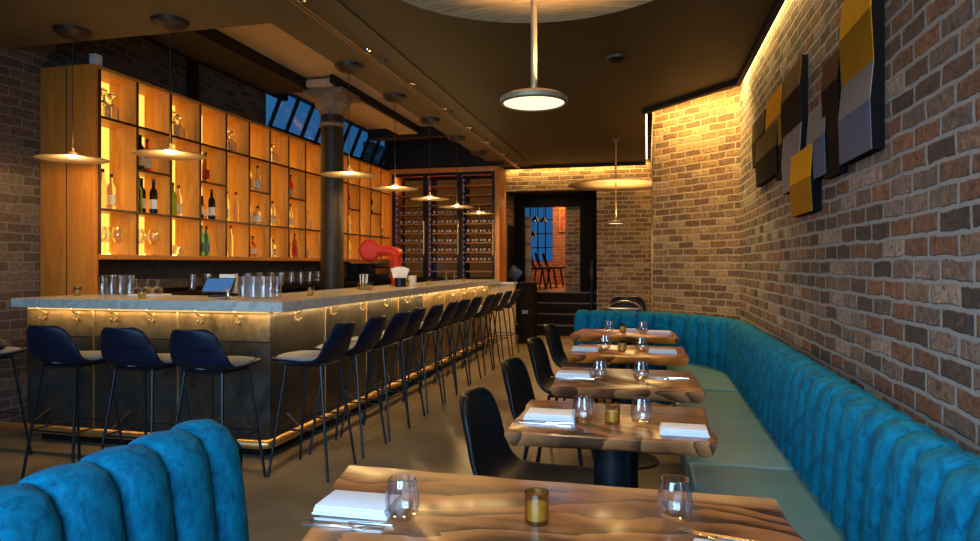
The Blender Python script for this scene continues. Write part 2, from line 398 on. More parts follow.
struct(hd.build('trim_9', 'black', smooth=False))
# LED cove strips (lit lines on the ceiling edge)
cs = MB(); cs.box((.886, -1.5, ZC+.10), (.90, 6.7, ZC+.125))
struct(cs.build('trim_10', 'led', smooth=False))
cs = MB(); cs.box((-.014, 7.8, ZC+.03), (0.0, 11.6, ZC+.10)); struct(cs.build('trim_11', 'led', smooth=False))
cs = MB(); cs.box((-2.5, 11.765, ZC-.03), (-.03, 11.775, ZC+.0)); struct(cs.build('trim_12', 'led', smooth=False))

# vestibule, steps and the room beyond the doorway
VY = 13.0
vb = MB(); IX0, IX1, IZ, FZ = -2.42, -1.29, 2.49, .79
vb.box((-4.2, VY, 0), (IX0, VY+.15, 3.0)); vb.box((IX1, VY, 0), (-.4, VY+.15, 3.0)); vb.box((IX0, VY, IZ), (IX1, VY+.15, 3.0))
struct(vb.build('wall_vestibule', 'darkwood', smooth=False))
struct(MB().box((-4.2, YB+.25, 2.70), (-.4, VY+.1, 2.85)).build('ceiling_vestibule', 'black', smooth=False))
struct(MB().box((-.87, YB+.25, 0), (-.7, VY+.1, 2.8)).build('wall_vestibule_right', 'darkwood', smooth=False))
lv = struct(MB().box((-2.9, YB+.25, 0), (-2.62, VY, 2.8)).build('wall_vestibule_left', 'brick_pale', smooth=False))
dr = MB().box((-2.625, YB+.45, 0), (-2.60, YB+1.0, 2.1), .005).build('door_1', 'black'); struct(dr)
for i in range(4):
    z = FZ*(i+1)/4
    st = struct(MB().box((-2.6, 12.16+i*.22, z-FZ/4), (-.88, VY+.2, z-.02)).build('step', 'stepwood', smooth=False))
    MB().box((-2.6, 12.13+i*.22, z-.02), (-.88, VY+.2, z))  .build('tread', 'tread_oak', st, smooth=False)
struct(MB().box((-6.0, VY+.15, FZ-.1), (.5, 17.6, FZ)).build('floor_far', 'frame_oak', smooth=False))
fb = MB(); fb.box((-2.43, 17.2, FZ), (.5, 17.4, 4)); fb.box((-6, 17.2, FZ), (-3.25, 17.4, 4)); fb.box((-3.25, 17.2, FZ), (-2.43, 17.4, 1.42)); fb.box((-3.25, 17.2, 2.9), (-2.43, 17.4, 4))
struct(fb.build('wall_far', 'brick_red', smooth=False))
struct(MB().box((-1.60, VY+.15, FZ), (-1.3, 15.4, 3.4)).build('wall_far_right', 'brick_pale', smooth=False))
struct(MB().box((-6.0, VY+.15, FZ), (-5.8, 17.4, 4)).build('wall_far_left', 'brick_pale', smooth=False))
struct(MB().box((-6, VY+.15, 3.4), (.5, 17.4, 3.5)).build('ceiling_far', 'ceiling', smooth=False))
struct(MB().box((.3, VY+.15, FZ), (.5, 17.4, 3.5)).build('wall_far_end', 'brick_red', smooth=False))
w3 = struct(MB().box((-3.25, 17.28, 1.42), (-2.43, 17.3, 2.9)).build('window_3', 'skyglass', smooth=False))
fr = MB()
for k in range(5): fr.box((-3.25+.205*k-.014, 17.25, 1.42), (-3.25+.205*k+.014, 17.33, 2.9))
for z in (1.42, 1.78, 2.15, 2.52, 2.9): fr.box((-3.25, 17.25, z-.014), (-2.43, 17.33, z+.014))
fr.build('window_frame', 'black', w3, smooth=False)

# ------------------------------------------------------------------ back bar shelf unit
SX, SY, SW, NC = -4.53, 4.62, .4325, 15
Z0, CH = 1.425, .394
DEP = .30
unit = thing('bar_shelf', 'tall oak shelf wall of backlit amber cubbies behind the bar', 'shelf', (SX, SY, 0))
L = NC*SW
ep = MB().box((-.56, -.05, 0), (-.005, 0, Z0+4*CH+.03), .004); ep.build('end_panel', 'frame_oak', unit)
MB().box((-.285, -.054, .02), (-.279, -.049, Z0+4*CH+.02)).build('panel_seam', 'shelf_edge', unit, smooth=False)
MB().box((-DEP-.02, 0, Z0), (-DEP, L, Z0+4*CH)).build('back_panel', 'glow', unit, smooth=False)
MB().box((-.56, 0, Z0+4*CH), (0, L, Z0+4*CH+.03), .003).build('top_board', 'cubby', unit)
MB().box((-.56, 0, Z0-.045), (.0, L, Z0), .003).build('bottom_board', 'frame_oak', unit)
MB().box((-.55, L, 0), (0, L+.04, Z0+4*CH+.03), .003).build('end_panel', 'frame_oak', unit)
for k in range(NC+1):
    t = .018
    y = min(max(k*SW, t/2), L-t/2)
    dv = MB().box((-DEP, y-t/2, Z0), (-.004, y+t/2, Z0+4*CH)).build('divider', 'cubby', unit, smooth=False)
    MB().box((-.004, y-t/2-.003, Z0), (.004, y+t/2+.003, Z0+4*CH)).build('edge_strip', 'shelf_edge', dv, smooth=False)
def shelf(k, lev):
    z = Z0+lev*CH
    s_ = MB().box((-DEP, k*SW+.009, z-.016), (-.004, (k+1)*SW-.009, z)).build('shelf_board', 'cubby', unit, smooth=False)
    MB().box((-.004, k*SW+.012, z-.022), (.003, (k+1)*SW-.012, z)).build('edge_strip', 'shelf_edge', s_, smooth=False)
for lv_ in (0, 1, 3):
    MB().box((-DEP+.004, .02, Z0+lv_*CH+.001), (-DEP+.012, L-.02, Z0+lv_*CH+.012)).build('led_strip', 'ledshelf', unit, smooth=False)
for k in range(NC):
    shelf(k, 1); shelf(k, 3)
    if k % 2 == 1: shelf(k, 2)

def bottle_proto(kind, col, lab):
    t = thing(kind+'_'+'bottle' if kind else 'bottle', None, None)
    prof = {'tall': [(0,0),(.034,0),(.037,.01),(.037,.19),(.03,.225),(.014,.255),(.013,.31)],
            'round': [(0,0),(.042,0),(.05,.02),(.05,.12),(.035,.16),(.014,.18),(.014,.24)],
            'wine': [(0,0),(.036,0),(.038,.01),(.038,.20),(.034,.225),(.015,.255),(.0145,.32)],
            'slim': [(0,0),(.028,0),(.031,.01),(.031,.22),(.012,.29),(.012,.335)],
            'square': [(0,0),(.043,0),(.047,.01),(.047,.155),(.02,.18),(.016,.215)]}[kind]
    seg = 4 if kind == 'square' else 16
    b = MB().lathe(prof, seg=seg)
    zt = prof[-1][1]; rt = prof[-1][0]
    if seg == 4: b.rot(Matrix.Rotation(PI/4, 4, 'Z'))
    b.build('body', 'b_'+col, t)
    MB().lathe([(0,0),(rt+.002,0),(rt+.002,.03),(0,.03)], (0,0,zt-.012), 12).build('cap', 'cap', t)
    if lab:
        r = prof[2][0]+.0012
        if seg == 4:
            l = MB().box((-r*.72, -r*.72, .035), (r*.72, r*.72, .11))
        else:
            l = MB()
            zz = (.05, .14) if kind != 'round' else (.035, .10)
            l.lathe([(r, zz[0]), (r, zz[1])], seg=16)
        l.build('paper_label', lab, t)
    return t
def decanter_proto():
    t = thing('decanter', None, None)
    MB().lathe([(0,0),(.045,0),(.052,.01),(.052,.11),(.018,.135),(.016,.165),(.022,.175)], seg=8).build('body', 'b_clear', t)
    MB().lathe([(0,0),(.012,0),(.03,.025),(.03,.04),(0,.06)], (0,0,.172), 8).build('stopper', 'b_clear', t)
    return t
def tumbler_mesh(h=.10, r0=.03, r1=.038, fl=0.0, seg=24):
    return MB().lathe([(0,.004),(r0*.9,.004),(r0,.012),(r1,h),(r1-.0018,h),(r0-.003,.014),(0,.012)], seg=seg, flute=fl, nfl=12)
def wineglass_proto():
    t = thing('wine_glass', None, None)
    MB().lathe([(0,0),(.036,0),(.034,.004),(.004,.008),(.004,.09)], seg=16).build('stem', 'glass', t)
    MB().lathe([(.004,.09),(.03,.105),(.045,.14),(.043,.18),(.034,.22),(.033,.22),(.042,.18),(.044,.14),(.028,.108),(0,.093)], seg=20).build('bowl', 'glass', t)
    return t
PRO = {}
def proto(key):
    if key in PRO: return PRO[key]
    if key == 'dec': p = decanter_proto()
    elif key == 'wg': p = wineglass_proto()
    elif key == 'tum': p = tumbler_mesh(.095).build('tumbler', 'glass')
    else:
        kind, col, lab = key
        p = bottle_proto(kind, col, lab)
    PRO[key] = p; p['fresh'] = 1
    return p
PB = ('tall','pale','lab_white'); SB = ('slim','pale',None); DB = ('wine','dark','lab_white'); GB = ('wine','green',None); KB = ('wine','dark',None)
RB = ('tall','red','lab_white'); AB = ('round','amber','lab_white'); CB = ('tall','clear','lab_white'); BB = ('tall','blue','lab_blue'); QB = ('square','pale','lab_white'); RR = ('tall','amber','lab_red')
DESC = {PB:'pale gold bottle with white label', SB:'slim pale gold bottle', DB:'dark bottle with white label', GB:'green glass bottle', KB:'black bottle without label', RB:'red liquor bottle with white label',
        AB:'round amber bottle with white label', CB:'clear spirit bottle with white label', BB:'blue labelled glass bottle', QB:'square pale bottle with white label', RR:'amber bottle with red label',
        'dec':'clear glass decanter', 'wg':'clear stemmed wine glass', 'tum':'clear low tumbler'}
NAME = {'dec':'decanter','wg':'wine_glass','tum':'tumbler'}
ROWN = ['bottom row','lower middle row','upper middle row','top row']
content = {
 (0,3):['dec','dec'], (2,3):['dec','dec'], (4,3):['dec','dec'], (6,3):['dec'],
 (0,1):[SB,PB], (1,2):[DB,RB], (1,1):[GB,DB,DB], (2,1):[GB,CB], (3,2):[RR], (3,1):[DB,AB,DB], (4,1):[PB,SB,SB], (5,2):[QB,PB,PB], (5,1):[PB,AB,QB],
 (6,1):[CB,PB], (7,2):[RB,RB], (7,1):[CB,PB], (8,1):['dec'],
 (0,0):['wg','wg','wg'], (1,0):['wg','wg','wg'], (2,0):['tum','tum','tum','tum'], (3,0):[BB,BB], (4,0):[SB], (5,0):[AB,AB], (6,0):[SB,QB], (7,0):[RR,RB,RR], (8,0):['dec','tum'],
 (10,1):[PB], (9,1):[PB,DB], (9,0):[AB,SB], (10,0):[CB], (11,2):[RB], (11,1):[CB], (11,0):[PB], (12,1):[DB,PB], (12,0):[CB,SB], (13,2):[DB], (13,1):[DB,SB], (13,0):[PB], (14,1):[AB], (14,0):[PB,AB],
}
POSN = {1:['middle'], 2:['left','right'], 3:['left','middle','right'], 4:['far left','inner left','inner right','far right']}
for (k, lev), items in content.items():
    n = len(items)
    for i, key in enumerate(items):
        p = proto(key)
        fy = (i+.5)/n if n > 1 else .5
        y = SY + k*SW + .07 + fy*(SW-.14)
        x = SX - .10 - (.05 if i % 2 else 0)
        lab = f"{DESC[key]} at {POSN[n][i]} of the {ORD[k]} lit column, {ROWN[lev]}"
        o = p if 'fresh' in p else dup(p)
        if 'fresh' in p: del p['fresh']
        o.name = NAME.get(key, 'bottle') if not o.name.startswith('zz') else o.name
        o.location = (x, y, Z0+lev*CH+.0005)
        if key == 'dec': o.scale = (1.2, 1.2, 1.2)
        elif key in NAME: o.scale = (1.15, 1.15, 1.1)
        tag(o, lab, 'bottle' if key not in NAME else ('decanter' if key == 'dec' else 'glass'), 'bottles and glasses in the lit shelf')

# white speaker on the shelf, seen at its near end
t = thing('speaker', 'small white speaker box standing on top of the tall shelf', 'speaker', (-4.62, 4.68, Z0+4*CH+.03))
MB().box((-.032,-.04,0), (.032,.04,.115), .008).build('housing', 'white', t)
MB().lathe([(0,0),(.022,0),(.022,.003),(0,.003)], seg=16).rot(Matrix.Rotation(PI/2, 4, 'X')).build('grille', 'white', t, loc=(0,-.041,.06))

# back counter and splash
bc = thing('back_counter', 'dark back counter running under the lit shelf wall', 'cabinet', (-4.6, 7.8, 0))
MB().box((-.48, -3.15, 0), (.38, 3.15, 1.04), .005).build('body', 'darkwood', bc)
MB().box((-.49, -3.15, 1.04), (.42, 3.15, 1.08), .005).build('worktop', 'stepwood', bc)
MB().box((-.49, -3.15, 1.08), (-.46, 3.15, 1.375)).build('splashback', 'tile', bc, smooth=False)

# ------------------------------------------------------------------ bar
BX, BY, BXL, BYE = -2.337, 3.86, -4.57, 10.45
bar = thing('bar_counter', 'long corner bar base clad in patinated metal panels with brass foot rail', 'bar', (BX, BY, 0))
bx, by = -.17, .13
MB().prism([(BXL-BX+.02, by+.02), (bx-.02, by+.02), (bx-.02, BYE-BY-.1), (-.6, BYE-BY-.1), (-.6, .68), (BXL-BX+.02, .68)], .09, 1.02).build('carcass', 'darkwood', bar, smooth=False)
MB().prism([(BXL-BX+.05, by+.08), (bx-.08, by+.08), (bx-.08, BYE-BY-.15), (-.55, BYE-BY-.15), (-.55, .62), (BXL-BX+.05, .62)], 0, .1).build('plinth', 'blackmetal', bar, smooth=False)
fx = [BXL-BX, -1.83, -1.05, -.17+0]
xs = [BXL-BX, -1.62, -.90, bx]
for i in range(3):
    a0, a1 = xs[i]+.003, xs[i+1]-.003
    MB().box((a0, by, .08), (a1, by+.02, .80), .003).build('front_panel', 'patina', bar)
    MB().box((a0, by, .805), (a1, by+.02, 1.02), .003).build('front_panel', 'patina_lit', bar)  # upper row carries the strip's golden light in its colour
for x in xs[1:3]:
    MB().box((x-.009, by-.005, .08), (x+.009, by, 1.02), .002).build('seam_strip', 'brasspipe', bar)
ys = [by + (BYE-BY-.15-by)*k/8 for k in range(9)]
for i in range(8):
    MB().box((bx-.02, ys[i]+.003, .08), (bx, ys[i+1]-.003, 1.02), .003).build('front_panel', 'patina_lit' if i > 3 else 'patina', bar)
for y in ys[1:]:
    MB().box((bx, y-.006, .08), (bx+.005, y+.006, 1.02), .002).build('seam_strip', 'brass_rail', bar)
def hook(x, y, rz):
    m = MB()
    m.box((-.012, -.006, -.03), (.012, 0, .03), .002)
    m.tube([(0,-.004,.015),(0,-.05,.03),(0,-.07,.06)], .006, 6); m.tube([(0,-.004,-.01),(0,-.035,-.03),(0,-.05,-.01)], .006, 6)
    m.lathe([(0,-.008),(.009,0),(0,.009)], (0,-.07,.065), 8)
    m.rot(Matrix.Translation((x, y, .955)) @ Matrix.Rotation(rz, 4, 'Z'))
    m.build('coat_hook', 'brasspipe', bar)
for x in (-2.05, -1.75, -1.42, -1.1, -.7, -.4): hook(x, by, 0)
for k in range(11): hook(bx, .45+k*.56, PI/2)
fr = MB(); zr = .165; ro = -.06
fr.tube([(BXL-BX, ro-.02, zr), (ro-.06, ro-.02, zr), (ro-.01, ro+.0, zr), (ro+.01, ro+.05, zr), (ro+.01, BYE-BY-.2, zr)], .03, 12)
rail = fr.build('foot_rail', 'brass_rail', bar)
def bracket(p, q):
    MB().tube([p, (p[0], p[1], p[2]), q], .008, 6).build('rail_bracket', 'iron', rail)
for x in (-2.0, -1.3, -.55): bracket((x, by, .27), (x, ro-.02, zr))
for k in range(7): bracket((bx, .35+k*.9, .27), (ro+.01, .35+k*.9, zr))
LEDs = MB(); LEDs.box((BXL-BX+.05, by-.035, 1.003), (bx, by-.025, 1.012)); LEDs.box((bx+.025, by, 1.003), (bx+.035, BYE-BY-.2, 1.012))
LEDs.build('led_strip', 'ledbar', bar, smooth=False)
wt = MB().prism([(0,0),(0, BYE-BY),(-.71, BYE-BY),(-.71, .70),(BXL-BX, .70),(BXL-BX, 0)], -.033, .033, .004).build('bar_worktop', 'marble', loc=(BX, BY, 1.0545))
tag(wt, 'thick grey marble worktop running around the bar corner', 'worktop')
ZW = 1.0885
# tan end cabinet of the bar and dark host stand
t = thing('bar_end_cabinet', 'pale plaster end block closing the far end of the bar', 'cabinet', (-2.25, 10.62, 0))
MB().box((-.45, -.12, 0), (.12, .1, 1.0), .006).build('body', 'plaster', t); MB().box((-.47, -.14, 1.0), (.14, .12, 1.04), .004).build('worktop', 'marble', t)
t = thing('host_stand', 'dark wooden host stand in front of the doorway steps', 'stand', (-2.0, 11.05, 0))
MB().box((-.12, -.2, 0), (.14, .2, 1.0), .006).build('body', 'darkwood', t); MB().box((-.14, -.22, 1.0), (.16, .22, 1.03), .004).build('top', 'stepwood', t)
MB().box((-.05, -.203, .5), (.05, -.198, .56)).build('handle', 'chrome', t)
t = thing('menu_card', 'upright menu leaning on the far end of the bar', 'menu', (-2.18, 10.58, 1.0405))
MB().box((-.1, -.006, 0), (.1, .006, .2), .003).rot(Matrix.Rotation(.6, 4, 'Y')).build('cover', 'blackmetal', t, loc=(0,0,.06))

# ------------------------------------------------------------------ shells, stools, chairs
def shell_grid(bh, w, dp, wt_top, thick=.018):
    """one-piece moulded seat + back; faces +y; z=0 at seat top"""
    prof = [(dp*.55, -.015), (dp*.5, 0), (dp*.32, -.006), (dp*.1, -.014), (-dp*.15, -.016), (-dp*.33, .0), (-dp*.46, .05), (-dp*.53, .13), (-dp*.58, bh*.55), (-dp*.63, bh*.78), (-dp*.665, bh*.93), (-dp*.68, bh)]
    k_ = 1-wt_top
    wid = [.62, .84, .97, 1.0, 1.0] + [1-k_*.03, 1-k_*.16, 1-k_*.38, 1-k_*.66, 1-k_*.88, (1-k_)*.86, (1-k_)*.58]
    bm = bmesh.new(); nt = 9; rows = []
    for i, ((y, z), wd) in enumerate(zip(prof, wid)):
        r = []
        back = max(0, min(1, (i-4)/4)); 
        for j in range(nt):
            t = 2*j/(nt-1)-1
            lift = (1-back)*.03*abs(t)**2.5; fwd = back*.055*abs(t)**2.2
            topc = 0
            r.append(bm.verts.new((t*w/2*wd, y+fwd, z+lift-topc)))
        rows.append(r)
    for a, b in zip(rows, rows[1:]):
        for j in range(nt-1): bm.faces.new((a[j], a[j+1], b[j+1], b[j]))
    bmesh.ops.recalc_face_normals(bm, faces=bm.faces)
    m = MB(); m.bm.free(); m.bm = bm
    return m
def add_mods(o, th, off=0):
    md = o.modifiers.new('solid', 'SOLIDIFY'); md.thickness = th; md.offset = off
    sb = o.modifiers.new('sub', 'SUBSURF'); sb.levels = 1; sb.render_levels = 2
def make_stool():
    t = thing('bar_stool', None, 'stool')
    sh = shell_grid(.248, .42, .40, .76).build('shell', 'navy', t, loc=(0,0,.72)); add_mods(sh, .022)
    pad = MB()
    rows = []
    outline = [((.196*math.copysign(abs(math.cos(a))**.75, math.cos(a))), .185*math.copysign(abs(math.sin(a))**.75, math.sin(a))+.035) for a in [2*PI*k/28 for k in range(28)]]
    pad.prism(outline, 0, .030, .010); pad.build('seat_pad', 'seatpad', t, loc=(0,.0,.722))
    for sx in (-1, 1):
        for sy in (-1, 1):
            MB().tube([(sx*.13, sy*.12, .70), (sx*.195, sy*.205, 0)], .009, 8).build('leg', 'blackmetal', t)
    f = MB(); k = .30; fx_, fy_ = .195-.065*k/.70, .205-.085*k/.70
    q = [(-fx_,-fy_,k),(fx_,-fy_,k),(fx_,fy_,k),(-fx_,fy_,k)]
    for i in range(4): f.tube([q[i], q[(i+1)%4]], .006, 6)
    f.build('footrest', 'blackmetal', t)
    u = MB()
    q = [(-.13,-.12,.70),(.13,-.12,.70),(.13,.12,.70),(-.13,.12,.70)]
    for i in range(4): u.tube([q[i], q[(i+1)%4]], .009, 6)
    u.build('seat_frame', 'blackmetal', t)
    return t
st0 = make_stool()
first = True
front = [(-4.40, 'navy shell bar stool at the far left end of the short bar front, mostly cropped'), (-3.58, 'navy shell bar stool, leftmost whole stool facing the short bar front'), (-3.03, 'navy shell bar stool, middle of three facing the short bar front'), (-2.54, 'navy shell bar stool, rightmost facing the short bar front beside the corner')]
for x, lab in front:
    o = st0 if first else dup(st0); first = False
    o.location = (x, 3.50 if x < -4 else 3.47, 0); o.rotation_euler = (0,0,random.uniform(-.04,.04)); tag(o, lab, 'stool', 'bar stools around the bar')
for i, y in enumerate((3.86, 4.36, 4.83, 5.26, 5.75, 6.2, 6.71, 7.2, 7.8, 8.33, 8.9, 9.49)):
    o = dup(st0); o.location = (-2.10 + .01*((i*7)%3-1), y, 0); o.rotation_euler = (0,0,PI/2 + random.uniform(-.05,.05))
    tag(o, f'navy shell bar stool, {ORD[i]} from the corner along the long bar side', 'stool', 'bar stools around the bar')
def make_chair():
    t = thing('dining_chair', None, 'chair')
    sh = shell_grid(.355, .43, .46, .84).build('shell', 'chair', t, loc=(0,0,.455)); add_mods(sh, .03)
    for sx in (-1, 1):
        for sy in (-1, 1):
            MB().tube([(sx*.14, sy*.13, .44), (sx*.21, sy*.20, 0)], .011, 8).build('leg', 'blackmetal', t)
    u = MB(); q = [(-.14,-.13,.435),(.14,-.13,.435),(.14,.13,.435),(-.14,.13,.435)]
    for i in range(4): u.tube([q[i], q[(i+1)%4]], .01, 6)
    u.build('seat_frame', 'blackmetal', t)
    return t
ch0 = make_chair()
for i, (x, y, nm_) in enumerate(((-.43, 2.60, 'second nearest'), (-.46, 3.52, 'third nearest'), (-.51, 4.58, 'fourth nearest'), (-.56, 5.68, 'farthest'))):
    o = ch0 if i == 0 else dup(ch0)
    o.location = (x, y, 0); o.rotation_euler = (0,0,-PI/2 - (.10, .10, .08, .08)[i])
    tag(o, f'black leather shell dining chair at the left end of the {nm_} table', 'chair', 'dining chairs along the banquette tables')

# ------------------------------------------------------------------ banquettes
def offset_path(path, step):
    pts = []
    for a, b in zip(path, path[1:]):
        a, b = Vector(a), Vector(b); n = max(1, int((b-a).length/0.01))
        for k in range(n): pts.append(a.lerp(b, k/n))
    pts.append(Vector(path[-1])); return pts
def channel_back(path, cw, prof, bulge, per=10, er=.05):
    """path: 2D polyline of the seat/back junction, back lies to the RIGHT of travel; prof: (outward offset, z)"""
    dense = offset_path(path, .01)
    cum = [0]
    for a, b in zip(dense, dense[1:]): cum.append(cum[-1]+(b-a).length)
    Lt = cum[-1]; nc = max(1, round(Lt/cw)); ns = nc*per
    bm = bmesh.new(); rows = []; idx = 0
    for s in range(ns+1):
        u = Lt*s/ns
        while idx < len(cum)-2 and cum[idx+1] < u: idx += 1
        f = (u-cum[idx])/max(1e-9, cum[idx+1]-cum[idx]); p = dense[idx].lerp(dense[idx+1], f)
        i0, i1 = max(0, idx-12), min(len(dense)-1, idx+13)
        dd = (dense[i1]-dense[i0]).normalized(); n = Vector((dd.y, -dd.x))
        c = (s % per)/per; bl = bulge*(1-abs(2*c-1)**2.3)**.5 if s % per else 0.0
        dist = min(u, Lt-u); e = math.sqrt(max(0, 1-((er-dist)/er)**2)) if dist < er else 1.0
        row = []
        for i, (o, z) in enumerate(prof):
            i0_, i1_ = max(0,i-1), min(len(prof)-1,i+1)
            tn = Vector((prof[i1_][0]-prof[i0_][0], prof[i1_][1]-prof[i0_][1])).normalized()
            pn = Vector((-tn.y, tn.x))
            oo, zz = o+pn.x*bl, z+pn.y*bl*.4+(.008 if pn.y > .3 else 0)
            if zz > .6: zz -= (zz-.6)*.28*(1-e)
            q = p+n*(oo*(.4+.6*e) if o > .1 else oo+.03*(1-e))
            row.append(bm.verts.new((q.x, q.y, zz)))
        rows.append(row)
    for a, b in zip(rows, rows[1:]):
        for j in range(len(prof)-1): bm.faces.new((a[j], a[j+1], b[j+1], b[j]))
    bm.faces.new(rows[0]); bm.faces.new(rows[-1][::-1])
    m = MB(); m.bm.free(); m.bm = bm; return m
PROF = [(.02,.40),(.021,.50),(.027,.62),(.037,.74),(.047,.82),(.063,.862),(.088,.88),(.115,.872),(.138,.84),(.145,.78),(.145,.40),(.145,.05),(.06,.05)]
def arc(c, r, a0, a1, n=14): return [(c[0]+r*math.cos(a0+(a1-a0)*k/n), c[1]+r*math.sin(a0+(a1-a0)*k/n)) for k in range(n+1)]
bq = thing('banquette', 'long teal velvet banquette with channel tufted back along the right brick wall', 'banquette', (0,0,0))
jx = .632
path = [(jx, -.6), (jx, 5.45)] + arc((.13, 5.55), .50, .0, 1.30, 12)[1:] + [(-.05, 6.10+.06), (-.70, 6.26)]
# travel is +y then turns to -x: the back lies to the right of travel
path = [(jx, -.6), (jx, 5.40)]
for k in range(1, 15):
    a = (PI/2-.10)*k/14
    path.append((jx-.66*(1-math.cos(a)), 5.40+.72*math.sin(a)+.16*(1-math.cos(a))))
path.append((-.71, path[-1][1]+.13))
YE = path[-1][1]
channel_back(path, .155, [(o, z-.014 if z > .7 else z) for o, z in PROF], .046).build('backrest', 'velvet', bq, angle=60)
def cushion(y0, y1, name='seat_cushion'):
    MB().box((.17, y0, .36), (jx+.02, y1, .47), .025, 3).build(name, 'seat', bq)
cushion(-.6, 2.99); cushion(2.995, 4.72)
cu = MB().prism([(.17,4.725),(jx+.02,4.725),(jx+.02,5.42),(jx-.05,5.75),(jx-.2,5.98),(.17,6.05)], .36, .47, .02); cu.build('seat_cushion', 'seat', bq)
MB().box((.22, -.6, 0), (jx+.1, 5.6, .36)).build('seat_base', 'seat', bq, smooth=False)
# left seat by the camera
bs = thing('banquette', 'bright blue channel tufted velvet bench back in the near left corner', 'banquette', (0,0,0))
lp = [(-1.08, 1.665), (-1.08, -1.0)]
channel_back(lp, .150, [(o*1.5, z+.004 if z > .7 else z) for o, z in PROF], .034, 10, .07).build('backrest', 'velvet', bs, angle=60)
MB().box((-1.12, -1.0, .36), (-.68, 1.5, .46), .025, 3).build('seat_cushion', 'seat', bs)
MB().box((-1.12, -1.0, 0), (-.73, 1.46, .36)).build('seat_base', 'seat', bs, smooth=False)

# ------------------------------------------------------------------ tables
ZTOP = .75
def table(label, x0, x1, y0, y1, mat, skew, seed, th=.055, legx=None):
    cx, cy = (x0+x1)/2, (y0+y1)/2
    t = thing('dining_table', label, 'table', (cx, cy, 0), 0, 'live edge tables along the banquette')
    rnd = random.Random(seed); P = []
    def side(a, b, n, amp):
        for k in range(n):
            f = k/n; P.append((a[0]+(b[0]-a[0])*f + (rnd.uniform(-amp, amp) if 0 < k else 0), a[1]+(b[1]-a[1])*f + (rnd.uniform(-amp, amp) if 0 < k else 0)))
    c = [(x0+skew[0]-cx, y0+skew[4]-cy), (x1+skew[1]-cx, y0+skew[5]-cy), (x1+skew[2]-cx, y1-cy), (x0+skew[3]-cx, y1-cy)]
    side(c[0], c[1], 9, .006); side(c[1], c[2], 6, .010); side(c[2], c[3], 9, .006); side(c[3], c[0], 6, .010)
    bm = bmesh.new(); rings = []
    for z, ins in ((-th, .028), (-th*.75, .012), (-th*.25, .001), (-.006, .0), (0, .007)):
        ring = []
        for (px, py) in P:
            l = math.hypot(px, py); k_ = (l-ins*1.2)/l
            ring.append(bm.verts.new((px*k_, py*k_, z)))
        rings.append(ring)
    n = len(P)
    for a, b in zip(rings, rings[1:]):
        for k in range(n): bm.faces.new((a[k], a[(k+1)%n], b[(k+1)%n], b[k]))
    bm.faces.new(rings[0][::-1]); bm.faces.new(rings[-1])
    m = MB(); m.bm.free(); m.bm = bm
    m.build('tabletop', mat, t, angle=40, loc=(0,0,ZTOP))
    lx = 0 if legx is None else legx-cx
    MB().lathe([(0,.015),(.068,.015),(.068,ZTOP-th-.012),(0,ZTOP-th-.012)], (lx,0,0), 24).build('pedestal', 'blackmetal', t)
    MB().lathe([(0,0),(.20,0),(.20,.012),(.06,.02),(0,.02)], (lx,0,0), 28).build('base_plate', 'blackmetal', t)
    MB().box((lx-.16, -.12, ZTOP-th-.014), (lx+.16, .12, ZTOP-th), .003).build('mount_plate', 'blackmetal', t)
    return t
#                                     skews: x at (near left, near right, far right, far left), y at (near left, near right)
table('large walnut slab table nearest the camera with pale far edge', -.855, .318, .97, 1.77, 'top1', (.20, .02, 0, 0, 0, 0), 1, legx=-.2)
table('second nearest walnut live edge table with rounded corners', -.49, .225, 2.25, 2.81, 'top2', (0, .0, .005, -.005, -.0, .015), 2)
table('third nearest walnut live edge table with notched right end', -.475, .25, 3.13, 3.755, 'top2', (.02, .01, -.01, -.005, 0, .01), 3)
table('fourth nearest live edge table lit golden brown', -.49, .245, 4.26, 4.85, 'top_warm_lit', (-.02, .01, -.0, 0, 0, 0), 4)
table('farthest table lit orange brown in front of the green banquette end', -.61, .245, 5.46, 6.0, 'top_warm_lit', (-.02, .01, -.03, .03, 0, -.02), 5)

def gl_proto(): return MB().lathe([(0,.004),(.024,.004),(.036,.014),(.0425,.038),(.041,.065),(.033,.108),(.0315,.108),(.0395,.065),(.041,.038),(.034,.017),(0,.010)], seg=48, flute=.022, nfl=16).build('water_glass', 'glass')
g0 = gl_proto(); gfirst = True
TN = ['nearest', 'second nearest', 'third nearest', 'fourth nearest', 'farthest']
def px_at(px, py, z):
    v = (py-264)/653; D = (H-z)/v; u = (px-490)/653
    return (D*(u*math.cos(PSI)-math.sin(PSI)), D*(math.cos(PSI)+u*math.sin(PSI)), z)
def put_glass(x, y, ti, side):
    global gfirst
    o = g0 if gfirst else dup(g0); gfirst = False
    o.location = (x, y, ZTOP); o.scale = (.92,.92,.92); tag(o, f'ribbed stemless water glass on the {side} of the {TN[ti]} table', 'glass', 'water glasses on the tables')
